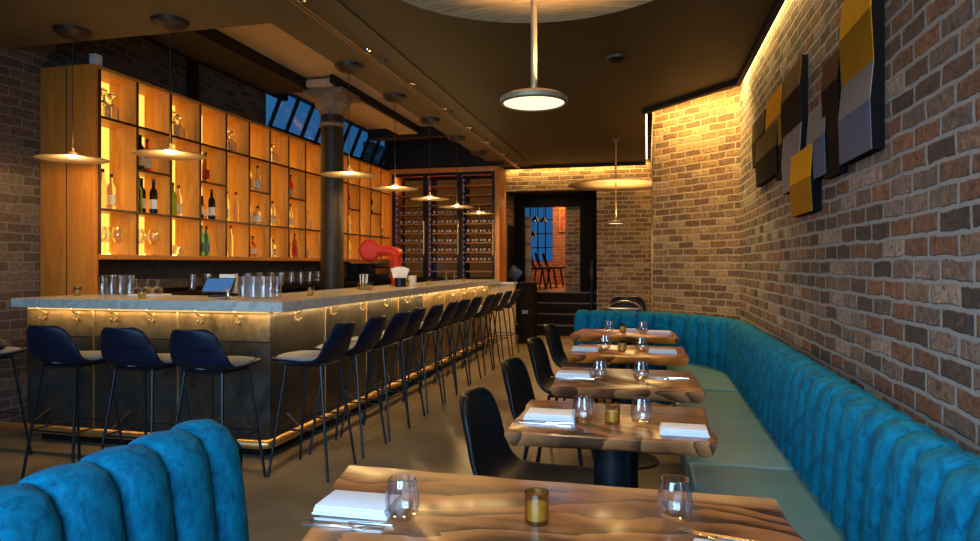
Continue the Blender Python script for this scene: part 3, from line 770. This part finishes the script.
# (x, y) stated in metres on each tabletop
GL = [(-.548, 1.415, 0, 'left'), (.062, 1.55, 0, 'right'), (-.232, 2.43, 1, 'left'), (-.02, 2.46, 1, 'right'), (-.235, 3.36, 2, 'left'), (-.03, 3.38, 2, 'right'), (-.28, 4.56, 3, 'left'), (-.035, 4.52, 3, 'right'), (-.32, 5.78, 4, 'left'), (-.035, 5.76, 4, 'right')]
for g in GL: put_glass(*g)
def candle_proto():
    t = thing('candle_holder', None, 'candle')
    MB().lathe([(0,.0),(.030,.0),(.032,.004),(.032,.075),(.029,.075),(.029,.010),(0,.010)], seg=24).build('cup', 'candle_glass', t)
    MB().lathe([(0,.0),(.026,.0),(.026,.036),(0,.034)], (0,0,.0105), 20).build('wax', 'wax', t)
    t.scale = (.88,.88,.94)
    return t
c0 = candle_proto(); cfirst = True
def put_candle(x, y, z, lab, g):
    global cfirst
    o = c0 if cfirst else dup(c0); cfirst = False
    o.location = (x, y, z); tag(o, lab, 'candle', g)
for x, y, ti in ((-.245, 1.475, 0), (-.125, 2.46, 1), (-.165, 4.55, 3), (-.205, 5.78, 4)):
    put_candle(x, y, ZTOP, f'amber glass votive candle in the middle of the {TN[ti]} table', 'votive candles on the tables')
# folded napkins
def nap_proto():
    m = MB()
    for i in range(4):
        w, d = .115-.003*i, .075-.003*(i % 2)
        m.box((-w, -d, .0058*i), (w, d-.004*i, .0058*i+.0052), .0025, 2)
    return m.build('napkin', 'cloth')
n0 = nap_proto(); nf = True
def put_nap(x, y, rz, lab, z=ZTOP, sc=1):
    global nf
    o = n0 if nf else dup(n0); nf = False
    o.location = (x, y, z); o.rotation_euler = (0,0,rz); o.scale = (sc, sc, 1); tag(o, lab, 'napkin', 'folded napkins on the tables')
put_nap(-.675, 1.46, .02, 'folded white napkin at the left end of the nearest table', sc=.82)
put_nap(.175, 1.36, -.1, 'folded white napkin at the right end of the nearest table', sc=.8)
put_nap(-.36, 2.50, .02, 'folded white napkin at the left end of the second nearest table', sc=.85)
put_nap(.125, 2.38, 0, 'folded white napkin at the right end of the second nearest table', sc=.72)
put_nap(-.375, 3.45, .02, 'folded white napkin at the left end of the third nearest table', sc=.8)
put_nap(-.41, 4.50, 0, 'folded white napkin at the left end of the fourth nearest table', sc=.8)
put_nap(.10, 4.50, 0, 'folded white napkin at the right end of the fourth nearest table', sc=.8)
put_nap(.10, 5.72, 0, 'folded white napkin at the right end of the farthest table', sc=.85)
put_nap(-.135, 5.86, 0, 'small folded white napkin beside the candle on the farthest table', sc=.4)
# cutlery
def fork_proto():
    m = MB(); m.box((-.10,-.004,0),(.02,.004,.003),.001); m.box((.02,-.011,0),(.045,.011,.003),.001)
    for k in range(4): m.box((.045,-.011+k*.006,.0),(.09,-.0075+k*.006,.003))
    return m.build('fork', 'chrome')
def knife_proto():
    m = MB(); m.box((-.11,-.006,0),(-.005,.006,.005),.002); m.prism([(-.005,-.006),(.10,-.008),(.115,.002),(.10,.007),(-.005,.006)], .0005, .003)
    return m.build('knife', 'chrome')
f0, k0 = fork_proto(), knife_proto(); ff = kf = True
def put_cut(x, y, rz, fk, lab, z=ZTOP+.0003):
    global ff, kf
    if fk: o = f0 if ff else dup(f0); ff = False
    else: o = k0 if kf else dup(k0); kf = False
    o.location = (x, y, z); o.rotation_euler = (0,0,rz); tag(o, lab, 'cutlery', 'cutlery on the tables')
put_cut(-.665, 1.372, PI+.05, False, 'steel knife in front of the left napkin on the nearest table')
put_cut(-.66, 1.345, .08, True, 'steel fork in front of the left napkin on the nearest table')
put_cut(.215, 1.475, PI-.16, False, 'steel knife behind the right napkin on the nearest table')
put_cut(.15, 1.463, PI-.55, True, 'steel fork crossing the knife at right of the nearest table')
put_cut(-.37, 2.405, PI+.05, False, 'steel knife in front of the left napkin on the second nearest table')
put_cut(-.36, 2.385, .02, True, 'steel fork in front of the left napkin on the second nearest table')
put_cut(.10, 3.50, PI-.1, False, 'steel knife at the right end of the third nearest table')
put_cut(.13, 3.47, PI+.1, True, 'steel fork at the right end of the third nearest table')
put_cut(-.37, 3.37, PI, False, 'steel knife in front of the napkin on the third nearest table')

# ------------------------------------------------------------------ things on the bar
for x, y, lab in ((-4.42, 4.30, 'far left end of the bar front'), (-3.60, 4.06, 'bar front below the tablet'), (-2.62, 4.75, 'bar corner beside the upturned glasses'), (-2.62, 5.9, 'long bar left of the red tap'), (-2.62, 6.9, 'long bar under the red tap'), (-2.58, 7.55, 'long bar right of the white menus'), (-2.55, 9.0, 'far end of the long bar')):
    put_candle(x, y, ZW, f'amber glass votive candle on the {lab}', 'votive candles on the bar')
hb = MB().lathe([(.030,0),(.033,.004),(.036,.16),(.033,.165),(0,.165),(0,.158),(.032,.158),(.031,0.004),(.030,0)], seg=20).build('highball_glass', 'glass')
tagged = False
def put_hb(x, y, z, lab, grp):
    global tagged
    o = hb if not tagged else dup(hb); tagged = True
    o.location = (x, y, z); tag(o, lab, 'glass', grp)
for k in range(9):
    put_hb(-2.73-.085*(k % 3)*1.0, 4.26+.09*(k//3), ZW, 'upturned highball glass in the cluster on the bar corner', 'highball glasses on the bar corner')
for k in range(4):
    put_hb(-4.32+.088*k, 4.44, ZW, 'upturned highball glass in the row at the left end of the bar front', 'highball glasses at the left of the bar front')
for k in range(26):
    put_hb(-4.34-.1*(k % 2), 5.55+.115*k, 1.0805, 'upturned highball glass in the long row on the back counter', 'highball glasses along the back counter')
# tablet till on a stand
t = thing('tablet_till', 'tilted tablet with glowing blue screen on a stand on the bar front', 'tablet', (-3.22, 4.42, ZW), .30)
MB().box((-.06,-.06,0),(.06,.08,.012),.004).build('base', 'blackmetal', t)
MB().tube([(0,.03,.01),(0,.03,.08)], .014, 8).build('post', 'blackmetal', t)
tm = Matrix.Translation((0,0,.085)) @ Matrix.Rotation(math.radians(42), 4, 'X')
MB().box((-.115,-.08,-.006),(.115,.08,.006),.004).rot(tm).build('case', 'blackmetal', t)
MB().box((-.104,-.07,.0062),(.104,.07,.0072)).rot(tm).build('screen', 'screen', t, smooth=False)
MB().box((-.02,.07,.02),(.10,.14,.17),.004).build('card_reader', 'white', t)
t = thing('strainer', 'steel cocktail strainer and jigger lying on the bar near the corner', 'bar tool', (-2.98, 4.12, ZW))
MB().lathe([(0,.004),(.03,.0),(.045,.006),(.046,.012),(.03,.008),(0,.009)], seg=20).build('bowl', 'chrome', t)
MB().tube([(.04,0,.01),(.1,-.02,.018),(.14,-.03,.012)], .004, 6).build('handle', 'chrome', t)
MB().lathe([(.02,0),(.008,.035),(.018,.07),(.016,.07),(.006,.036),(.017,.0)], (.02,.05,0), 14).build('jigger', 'chrome', t)
# red draught tower
t = thing('beer_tap', 'glossy red draught tap with round badge bending over the long bar', 'beer tap', (-2.86, 7.20, ZW))
MB().lathe([(0,0),(.075,0),(.075,.012),(.05,.02),(0,.02)], seg=24).build('base', 'red', t)
pp = [(0,0,.01),(0,0,.30)] + [(-.11*(1-math.cos(a)), -.03*(1-math.cos(a)), .30+.11*math.sin(a)) for a in [PI/2*k/8 for k in range(1,9)]] + [(-.26,-.08,.41)]
MB().tube(pp, .062, 18).build('column', 'red', t)
hd = MB().lathe([(0,-.05),(.10,-.05),(.125,-.03),(.13,0),(.125,.03),(.10,.05),(0,.05)], seg=28).rot(Matrix.Rotation(PI/2, 4, 'X') @ Matrix.Identity(4))
hd.rot(Matrix.Translation((-.30,-.09,.41)) @ Matrix.Rotation(.35, 4, 'Z')); hd.build('round_head', 'red', t)
MB().lathe([(0,0),(.085,0),(.09,.006),(0,.01)], seg=24).rot(Matrix.Translation((-.28,-.145,.41)) @ Matrix.Rotation(.35, 4, 'Z') @ Matrix.Rotation(PI/2, 4, 'X')).build('badge_rim', 'red', t)
MB().lathe([(0,-.06),(.075,-.06),(.075,.06),(0,.06)], seg=20).rot(Matrix.Translation((-.02,0,.37)) @ Matrix.Rotation(PI/2, 4, 'X')).build('elbow_cap', 'red', t)
# menus in a holder, cups, cherries etc.
t = thing('menu_holder', 'black cup of fanned white paper menus in front of the red tap', 'menu holder', (-2.66, 6.80, ZW))
MB().lathe([(0,0),(.06,0),(.065,.10),(.06,.10),(.055,.01),(0,.01)], seg=20).build('cup', 'blackmetal', t)
for k in range(5):
    MB().box((-.035,-.002,.02),(.035,.002,.22)).rot(Matrix.Translation((0,-.02+.01*k,0)) @ Matrix.Rotation((k-2)*.16, 4, 'Y')).build('paper_menu', 'paperwhite', t, smooth=False)
for i, (x, y) in enumerate(((-2.64, 7.12), (-2.68, 7.26))):
    o = MB().lathe([(0,0),(.038,0),(.044,.115),(.041,.115),(.036,.008),(0,.008)], seg=20).build('paper_cup', 'paperwhite', loc=(x, y, ZW))
    tag(o, ('white paper cup standing just right of the menu holder', 'white paper cup behind the other cup on the long bar')[i], 'cup')
t = thing('oil_cruet', 'small glass cruet with steel spout near the far bar end', 'cruet', (-2.52, 8.45, ZW))
MB().lathe([(0,0),(.03,0),(.03,.08),(.012,.10),(.01,.13)], seg=14).build('body', 'glass', t); MB().tube([(0,0,.125),(.01,0,.16)], .005, 6).build('spout', 'chrome', t)
t = thing('oil_cruet', 'second glass cruet standing left of the far bar cruet', 'cruet', (-2.60, 8.32, ZW))
MB().lathe([(0,0),(.026,0),(.026,.07),(.011,.09),(.01,.12)], seg=14).build('body', 'glass', t); MB().tube([(0,0,.115),(.01,0,.15)], .005, 6).build('spout', 'chrome', t)
t = thing('straw_caddy', 'amber caddy of straws and picks on the bar beside the column', 'caddy', (-2.72, 5.98, ZW))
MB().box((-.05,-.05,0),(.05,.05,.06),.004).build('box', 'candle_glass', t)
for k in range(5): MB().tube([(-.03+.015*k,.01*(k%2),.005),(-.04+.02*k,.015*(k%2),.15)], .004, 6).build('straw', 'paperwhite', t)
# espresso machine behind the bar
t = thing('espresso_machine', 'dark espresso machine on the back counter beyond the column', 'coffee machine', (-4.36, 9.75, 1.0805))
MB().box((-.2,-.35,0),(.2,.35,.10),.01).build('base', 'blackmetal', t); MB().box((-.2,-.35,.10),(-.02,.35,.28),.01).build('back_body', 'blackmetal', t)
MB().box((-.2,-.37,.25),(.2,.37,.29),.02).build('head', 'chrome', t)
for y in (-.15,.15): MB().tube([(.12,y,.22),(.3,y,.2)], .014, 8).build('portafilter', 'blackmetal', t)
t = thing('glass_tray', 'tray of upturned coupe glasses on the bar front left of centre', 'tray', (-3.85, 4.42, ZW))
MB().box((-.13,-.09,0),(.13,.09,.012),.004).build('board', 'white', t)
t2 = None
cpo = MB().lathe([(.04,0),(.046,.03),(.02,.055),(.004,.06),(.004,.11),(.03,.115),(.03,.118),(0,.118)], seg=18).build('coupe_glass', 'glass')
for k in range(5):
    o = cpo if k == 0 else dup(cpo)
    o.location = (-3.94+.092*(k % 3)+.04*(k//3), 4.385+.08*(k//3), ZW+.0125); tag(o, 'upturned coupe glass on the tray on the bar front', 'glass', 'coupe glasses on the bar tray')
t = thing('bag', 'slumped black bag resting on the cropped stool at far left', 'bag', (-4.40, 3.53, .7535))
MB().lathe([(0,0),(.11,0),(.13,.03),(.11,.06),(.05,.085),(0,.09)], seg=20).build('body', 'chair', t)
MB().tube([(-.06,0,.07),(-.03,0,.12),(.03,0,.12),(.06,0,.07)], .007, 6).build('handle', 'chair', t)
cb = MB().tube([(-4.9,3.12,.008),(-4.4,3.02,.008),(-4.0,3.14,.008),(-3.6,3.06,.008),(-3.2,2.98,.008)], .008, 6).build('cable', 'cable')
tag(cb, 'black cable lying on the floor under the front bar stools', 'cable')

# ------------------------------------------------------------------ column
t = thing('iron_column', 'round cast iron column with moulded capital behind the bar', 'column', (-3.62, 7.07, 0))
MB().lathe([(0,0),(.17,0),(.17,.12),(.135,.16),(.132,3.10)], seg=32).build('shaft', 'iron', t)
MB().lathe([(.133,2.95),(.15,2.96),(.152,2.99),(.134,3.005)], seg=32).build('ring', 'cream_iron', t)
MB().lathe([(.133,3.09),(.15,3.10),(.15,3.13),(.165,3.15),(.17,3.175),(.19,3.19),(.20,3.22),(.20,3.235),(.235,3.26),(.24,3.285),(0,3.285)], seg=32).build('capital', 'cream_iron', t)
MB().box((-.25,-.25,3.285),(.25,.25,3.36),.012).build('abacus', 'cream_iron', t)

# ------------------------------------------------------------------ wine cabinet
WY = 11.01
wc = thing('wine_cabinet', 'tall oak framed glass wine cabinet at the far end of the bar', 'cabinet', (-3.48, WY, 0))
W0, W1, WT = -1.035, 1.0, 3.04
MB().box((W0, 0, 0), (W0+.06, .55, WT), .004).build('side_post', 'frame_oak', wc)
MB().box((W1-.085, 0, 0), (W1, .55, WT), .004).build('side_post', 'frame_oak', wc)
MB().box((W0+.06, 0, WT-.09), (W1-.085, .55, WT), .004).build('top_rail', 'frame_oak', wc)
MB().box((W0+.06, .02, 0), (W1-.085, .5, 1.05), .004).build('base', 'blackmetal', wc)
MB().box((W0+.06, .5, 1.05), (W1-.085, .54, WT-.09)).build('back_panel', 'darkwood', wc, smooth=False)
b0, b1 = W0+.06, W1-.085; bw_ = (b1-b0)/3
for k in range(3):
    xa, xb = b0+bw_*k, b0+bw_*(k+1)
    d_ = MB(); fw_ = .045
    d_.box((xa, -.01, 1.05), (xa+fw_, .02, WT-.09)); d_.box((xb-fw_, -.01, 1.05), (xb, .02, WT-.09)); d_.box((xa+fw_, -.01, 1.05), (xb-fw_, .02, 1.10)); d_.box((xa+fw_, -.01, WT-.14), (xb-fw_, .02, WT-.09))
    dob = d_.build('door', 'blackmetal', wc, smooth=False)
    MB().box((xa+fw_, .0, 1.10), (xb-fw_, .006, WT-.14)).build('glass_pane', 'pane', dob, smooth=False)
    MB().tube([(xb-.02, -.03, 1.5), (xb-.02, -.03, 2.1)], .008, 6).build('handle', 'chrome', dob)
    lb = MB()
    for z in range(18): lb.box((xa+fw_+.012, .05, 1.14+z*.098), (xa+fw_+.024, .06, 1.165+z*.098))
    lb.build('led_strip', 'led_blue', wc, smooth=False)
    for j in range(10):
        z = 1.22+j*.168
        MB().box((xa+fw_+.04, .08, z-.022), (xb-fw_-.01, .48, z), .002).build('shelf_board', 'frame_oak', wc)
    MB().box((xa+fw_+.02, .45, 1.1), (xb-fw_-.01, .46, WT-.16)).build('back_light', emit('cabinet_backlight', (1.0,.36,.07), .07), wc, smooth=False)
wb = bottle_proto('wine', 'amber', 'lab_white'); wb.name = 'wine_bottle'; wb.scale = (.5,.5,.41); fst = True
for k in range(3):
    for j in (1, 2, 3, 4, 5, 6):
        for i in range(6):
            o = wb if fst else dup(wb); fst = False
            o.location = (-3.48+b0+bw_*k+.11+i*.075, WY+.16+.05*(i % 2), 1.2205+j*.168); tag(o, 'small wine bottle standing on a shelf of the tall wine cabinet', 'bottle', 'wine bottles in the glass cabinet')

# ------------------------------------------------------------------ lights as things
ZL = 2.16
def pendant_proto():
    t = thing('pendant_lamp', None, 'pendant lamp')
    MB().lathe([(0,.0),(.02,-.0),(.125,-.012),(.135,-.0),(.128,.0),(.06,-.048),(0,-.055)][::-1], (0,0,0), 24)
    MB().lathe([(0,0),(.13,0),(.125,-.022),(.09,-.05),(.04,-.062),(0,-.064)], seg=28).build('canopy', 'iron', t)
    MB().tube([(0,0,-.06),(0,0,ZL-ZC+.05)], .0035, 6).build('cord', 'cable', t)
    z = ZL-ZC
    MB().lathe([(.055,.012),(.245,-.012),(.243,-.016),(.055,.006),(.055,.012)], (0,0,z), 40).build('shade', 'shade', t)
    MB().lathe([(.006,.07),(.012,.065),(.014,.04),(.056,.018),(.055,.013),(.012,.032),(0,.032)], (0,0,z), 20).build('lamp_cap', 'shade', t)
    MB().lathe([(0,-.008),(.022,-.004),(.03,.008),(.022,.02),(0,.026)], (0,0,z), 16).build('bulb', 'bulb', t)
    return t
pl = pendant_proto(); pf = True
PEND = [(-4.22, 4.06, 'left of two over the short bar front'), (-3.37, 4.07, 'right of two over the short bar front')] + [(-2.58, y, f'{ORD[i]} from the corner over the long bar') for i, y in enumerate((5.36, 6.45, 7.58, 8.74, 9.97))]
for x, y, w in PEND:
    o = pl if pf else dup(pl); pf = False
    o.location = (x, y, ZC-.014); tag(o, f'bronze disc pendant lamp hanging {w}', 'pendant lamp', 'disc pendants over the bar')
    la = bpy.data.lights.new('pendant_light', 'POINT'); la.energy = 20; la.color = (1,.62,.24); la.shadow_soft_size = .03
    lo_ = bpy.data.objects.new('pendant_light', la); COL.objects.link(lo_); lo_.location = (x, y, ZL-.035)
    la = bpy.data.lights.new('pendant_uplight', 'POINT'); la.energy = 3; la.color = (1,.60,.22); la.shadow_soft_size = .03
    lo_ = bpy.data.objects.new('pendant_uplight', la); COL.objects.link(lo_); lo_.location = (x+.06, y, ZL+.11)
def big_pendant(loc, label, energy, up):
    t = thing('disc_pendant', label, 'pendant lamp', loc, 0, 'large disc pendants over the tables')
    zd, zl = 2.46-ZC, 1.92-ZC
    MB().lathe([(0,0),(.06,0),(.06,-.03),(0,-.03)], seg=20).build('canopy', 'shade', t)
    MB().tube([(0,0,-.02),(0,0,zl+.03)], .0115, 10).build('rod', 'brasspipe', t)
    MB().lathe([(.012,.05),(.33,.045),(.61,.02),(.68,.0),(.68,-.006),(.61,.010),(.33,.035),(.012,.04)], (0,0,zd), 64).build('reflector_disc', 'paper', t)
    MB().lathe([(0,.035),(.02,.035),(.10,.024),(.122,.012),(.122,-.004),(.112,-.008),(.108,.0),(0,.0)], (0,0,zl), 40).build('lamp_housing', 'shade', t)
    MB().lathe([(0,-.004),(.108,-.004),(.108,-.001),(0,-.001)], (0,0,zl), 32).build('diffuser', 'lampface', t)
    MB().lathe([(0.03,.028),(.05,.0335),(.03,.035)], (0,0,zl), 24).build('uplight_ring', 'lampface', t)
    la = bpy.data.lights.new('disc_light', 'AREA'); la.shape = 'DISK'; la.size = .21; la.energy = energy; la.color = (1,.72,.38)
    lo_ = bpy.data.objects.new('disc_light', la); COL.objects.link(lo_); lo_.location = (loc[0], loc[1], 1.92-.012)
    la = bpy.data.lights.new('disc_uplight', 'SPOT'); la.spot_size = math.radians(110); la.spot_blend = .6; la.energy = energy*up; la.color = (1,.66,.30); la.shadow_soft_size = .04
    lo_ = bpy.data.objects.new('disc_uplight', la); COL.objects.link(lo_); lo_.location = (loc[0]+.06, loc[1], 1.92+.07); lo_.rotation_euler = (PI,0,0)
big_pendant((-.394, 2.31, ZC), 'large woven disc pendant with glowing round lamp nearest the camera', 6, 17)
big_pendant((-.43, 9.43, ZC), 'large disc pendant with small lamp in front of the far brick wall', 24, 3)
t = thing('downlight', 'round recessed downlight cup in the dark ceiling right of the pendant', 'downlight', (-.25, 5.70, ZC))
MB().lathe([(0,0),(.085,0),(.082,-.022),(.05,-.05),(0,-.056)], seg=24).build('cup', 'black', t)
MB().lathe([(.080,-.001),(.088,-.001),(.086,-.026),(.079,-.024)], seg=24).build('rim', 'shade', t)
la = bpy.data.lights.new('downlight_spot', 'SPOT'); la.spot_size = math.radians(130); la.spot_blend = .8; la.energy = 75; la.color = (1,.62,.24); la.shadow_soft_size = .05
lo_ = bpy.data.objects.new('downlight_spot', la); COL.objects.link(lo_); lo_.location = (-.25, 5.70, ZC-.07)
# track light
t = thing('track_light', 'twin rod track light running along the ceiling above the stools', 'track light', (-2.24, 0, 3.085))
for dx in (-.018, .018): MB().tube([(dx, 1.6, -.03), (dx, 11.5, -.03)], .006, 6).build('rail', 'brasspipe', t)
for k in range(9):
    y = 2.9+k*1.05
    so = MB(); so.lathe([(0,.02),(.035,.02),(.033,.012),(.008,.005),(.006,-.03),(0,-.03)], (0,y,0), 12); so.build('standoff', 'chrome', t)
for k, y in enumerate((5.25, 7.2, 8.9, 10.4)):
    hm = MB(); hm.tube([(0,y,-.03),(.04,y,-.0),(.06,y+.03,.01)], .012, 8); hm.build('spot_head', M['lab_red'] if False else 'shade', t)

# ------------------------------------------------------------------ wall sculpture of faceted blocks
pal = {'yellow':(.62,.29,.01), 'ochre':(.33,.155,.008), 'grey':(.20,.20,.20), 'blue':(.11,.13,.19), 'brown':(.075,.035,.018), 'dark':(.016,.008,.007), 'black':(.004,.004,.005), 'olive':(.09,.065,.025), 'lilac':(.20,.19,.22), 'taupe':(.16,.095,.04)}
for k, c in pal.items(): M['art_'+k] = plain('art_'+k, c, .8, var=.06, Specular_IOR_Level=.08)
ws = thing('wall_sculpture', 'faceted wall sculpture of yellow, grey and brown blocks on right brick wall', 'wall art', (XR, 0, 0))
def px_wall(px, py, X):
    """world (Y, z) of an image column/row on the plane at X"""
    k = (px-490)/653; Y = X*(math.cos(PSI)+k*math.sin(PSI))/(k*math.cos(PSI)-math.sin(PSI)); D = -X*math.sin(PSI)+Y*math.cos(PSI)
    return Y, H-(py-264)/653*D
def block(ya, yb, zs, deps, cols):
    """stack of folded facets between ya (far) and yb (near); zs from the top down; each fold stands off the wall by deps; black flanks"""
    for i, c in enumerate(cols):
        z1, z0 = zs[i], zs[i+1]; d1, d0 = .012+deps[i]*.38, .012+deps[i+1]*.38
        m = MB()
        q = [(0, ya, z1), (0, ya, z0), (-d0, ya, z0), (-d1, ya, z1)]; w = [(x, yb, z) for x, y, z in q]
        m.face(q); m.face(w[::-1])
        for a in range(4): m.face([q[a], w[a], w[(a+1)%4], q[(a+1)%4]])
        bmesh.ops.remove_doubles(m.bm, verts=m.bm.verts, dist=1e-5)
        o = m.build('block', 'art_black', ws, smooth=False); o['label'] = c.replace('dark','dark brown')+' facet'
        f = MB(); p = [(-d1-.004, ya, z1), (-d0-.004, ya, z0), (-d0-.004, yb, z0), (-d1-.004, yb, z1)]; b_ = [(x+.0035, y, z) for x, y, z in p]
        f.face(p); f.face(b_[::-1])
        for a in range(4): f.face([p[a], b_[a], b_[(a+1)%4], p[(a+1)%4]])
        bmesh.ops.remove_doubles(f.bm, verts=f.bm.verts, dist=1e-5)
        f.build('face_panel', 'art_'+c, o, smooth=False)
XA = .91
def pcol(px0, px1, pys, deps, cols):
    ya = px_wall(px0, 200, XA)[0]; yb = px_wall(px1, 200, XA)[0]
    zs = [px_wall((px0+px1)/2, p, XA)[1] for p in pys]
    block(ya, yb, zs, deps, cols)
pcol(842, 874, (-18, 24, 74, 110, 157), (.06, .10, .07, .11, .09), ('yellow','ochre','grey','blue'))
pcol(823, 839, (56, 85, 138, 176), (.06, .09, .06, .05), ('brown','dark','black'))
pcol(808, 826, (108, 140, 178), (.06, .09, .07), ('grey','blue'))
pcol(783, 801, (67, 94, 130, 158, 190), (.06, .09, .06, .09, .07), ('taupe','dark','lilac','lilac'))
pcol(793, 814, (150, 181, 214), (.09, .12, .09), ('yellow','ochre'))
pcol(766, 781, (93, 121, 150), (.05, .08, .06), ('yellow','ochre'))
pcol(752, 764, (117, 138, 163), (.05, .07, .05), ('olive','black'))
pcol(757, 778, (131, 154, 180), (.08, .10, .08), ('olive','black'))
pcol(775, 783, (118, 150, 178), (.05, .06, .05), ('dark','black'))

# ------------------------------------------------------------------ far end bits
t = thing('side_table', 'small dark table behind the green end of the banquette', 'table', (-.32, 7.75, 0))
MB().box((-.3,-.25,.71),(.3,.25,.74),.005).build('top', 'darkwood', t)
MB().lathe([(0,0),(.2,0),(.05,.02),(.04,.71),(0,.71)], seg=20).build('pedestal', 'blackmetal', t)
t = thing('serving_basket', 'black basket with arched wire handle on table behind the banquette', 'basket', (-.25, 7.68, .7405))
MB().box((-.2,-.12,0),(.2,.12,.09),.01).build('body', 'blackmetal', t)
MB().tube([(-.2,-.12,.06)]+[(-.2*math.cos(a), -.12, .06+.12*math.sin(a)) for a in [PI*k/10 for k in range(1,10)]]+[(.2,-.12,.06)], .01, 8).build('handle', 'chrome', t)
t = thing('dining_chair', 'dark chair with low curved back behind the banquette end', 'chair', (-.25, 8.4, 0), PI)
sh = shell_grid(.42, .5, .46, .95).build('shell', 'chair', t, loc=(0,0,.5)); add_mods(sh, .03)
for sx in (-1, 1):
    for sy in (-1, 1): MB().tube([(sx*.14, sy*.13, .48), (sx*.21, sy*.20, 0)], .011, 8).build('leg', 'blackmetal', t)
# far room chairs (seen from behind through the doorway)
for i, (x, y) in enumerate([(y_*((p_-490)/653*math.cos(PSI)-math.sin(PSI))/(math.cos(PSI)+(p_-490)/653*math.sin(PSI)), y_) for p_, y_ in ((536.5,14.0),(542,14.55),(548,15.1),(555,15.65))]):
    o = dup(ch0); o.location = (x, y, FZ); o.rotation_euler = (0,0,-PI/2+.2)
    tag(o, f'black shell chair, {ORD[i]} from the left in the room beyond the steps', 'chair', 'chairs in the far room')
t = thing('dining_table', 'dark long table in the room beyond the steps', 'table', (-1.2, 16.6, FZ))
MB().box((-.6,-.3,.70),(.6,.3,.74),.005).build('top', 'darkwood', t)
for sx in (-.5,.5): MB().box((sx-.03,-.25,0),(sx+.03,.25,.7)).build('leg', 'blackmetal', t, smooth=False)
t = thing('picture_frame', 'framed red print on the orange brick wall of the far room', 'picture', (-2.06, 17.19, 2.5))
MB().box((-.20,-.03,-.32),(.20,0,.32),.005).build('frame', 'frame_oak', t); MB().box((-.155,-.034,-.275),(.155,-.03,.275)).build('print', 'art', t, smooth=False)
for i, (x, y, z) in enumerate(((-2.62, 15.6, 2.38), (-2.44, 15.7, 2.36), (-2.58, 15.0, 1.98))):
    t = thing('pendant_lamp', f'small dark cone pendant, {ORD[i]} of those hanging in the far room', 'pendant lamp', (x, y, 3.4), 0, 'pendants in the far room')
    MB().tube([(0,0,0),(0,0,z-3.4+.1)], .006, 6).build('cord', 'cable', t); MB().lathe([(.02,.12),(.10,0),(.095,0),(.015,.11)], (0,0,z-3.4), 18).build('shade', 'blackmetal', t)
    MB().lathe([(0,-.02),(.03,0),(0,.03)], (0,0,z-3.4+.02), 12).build('bulb', 'led', t)
t = thing('display_rack', 'pale display rack with ledges just inside the far doorway', 'rack', (-2.50, 13.62, FZ))
MB().box((-.16,-.05,0),(.12,.05,1.55),.005).build('back_board', 'plaster', t)
for k in range(4): MB().box((-.16,-.09,.25+.36*k),(.12,-.05,.28+.36*k)).build('ledge', 'cream_iron', t, smooth=False)
t = thing('coat_stand', 'dark slender stand topped by a small figure right of the steps', 'stand', (-1.02, 12.55, .0))
MB().lathe([(0,0),(.1,0),(.1,.02),(.03,.04),(.025,1.0),(.07,1.04),(.07,1.06),(0,1.06)], seg=16).build('post', 'blackmetal', t)
MB().lathe([(0,0),(.05,0),(.06,.15),(.03,.25),(.04,.32),(0,.36)], (0,0,1.06), 14).build('figure', 'iron', t)

# ------------------------------------------------------------------ lights
def area(name, loc, rot, sx, sy, e, col, spread=PI):
    la = bpy.data.lights.new(name, 'AREA'); la.shape = 'RECTANGLE'; la.size = sx; la.size_y = sy; la.energy = e; la.color = col; la.spread = spread
    o = bpy.data.objects.new(name, la); COL.objects.link(o); o.location = loc; o.rotation_euler = rot; return o
WARM = (1, .60, .17)
# cove strips between ceiling edge and right wall: shine at wall / down
area('cove_right', (.915, 3.2, ZC+.10), (0, 0, 0), .05, 7.2, 80, WARM)
ca = math.atan2(1.06, -.9)
o = area('cove_angled', (.50, 7.32, ZC+.12), (0,0,ca), 1.35, .10, 70, WARM)
area('cove_alcove', (.03, 9.8, ZC+.10), (0,0,0), .05, 3.6, 36, WARM)
area('cove_back', (-1.3, 11.83, ZC+.06), (0,0,0), 2.6, .08, 40, WARM)
# strip under the bar worktop
area('bar_strip_front', (-3.45, BY+.06, 1.015), (math.radians(22),0,0), 2.2, .02, 7, (1,.62,.24))
area('bar_strip_side', (BX-.09, 7.1, 1.015), (0,math.radians(22),0), .02, 6.4, 26, (1,.62,.24))
# far room lamps and wine cabinet glow
area('far_room', (-2.0, 16.3, 3.3), (0,0,0), 1.5, 1.0, 60, (1,.58,.25))
area('vestibule_light', (-1.8, 12.5, 2.68), (0,0,0), .4, .3, 6, (1,.58,.25))
area('cabinet_light', (-3.5, WY+.2, WT-.11), (0,0,0), 1.8, .1, 9, (1,.55,.2))
# dusk sky glow over the recess (through the skylight) and the daylight of the front window
area('window_day', (-.75, -1.55, 1.65), (math.radians(60),0,math.radians(0)), 3.3, 2.1, 205, (.42,.70,1.0), math.radians(120))
w = bpy.data.worlds.new('dusk'); S.world = w; w.use_nodes = True
bg = w.node_tree.nodes['Background']; bg.inputs[0].default_value = (.035,.20,.50,1); bg.inputs[1].default_value = .55

S.view_settings.view_transform = 'Standard'; S.view_settings.look = 'None'; S.view_settings.gamma = 1
S.view_settings.exposure = 0.0
try: S.view_settings.use_curve_mapping = False
except Exception: pass
S.cycles.use_denoising = True
S.cycles.max_bounces = 8; S.cycles.transparent_max_bounces = 16; S.cycles.sample_clamp_indirect = 4.0
S.cycles.caustics_reflective = False; S.cycles.caustics_refractive = False
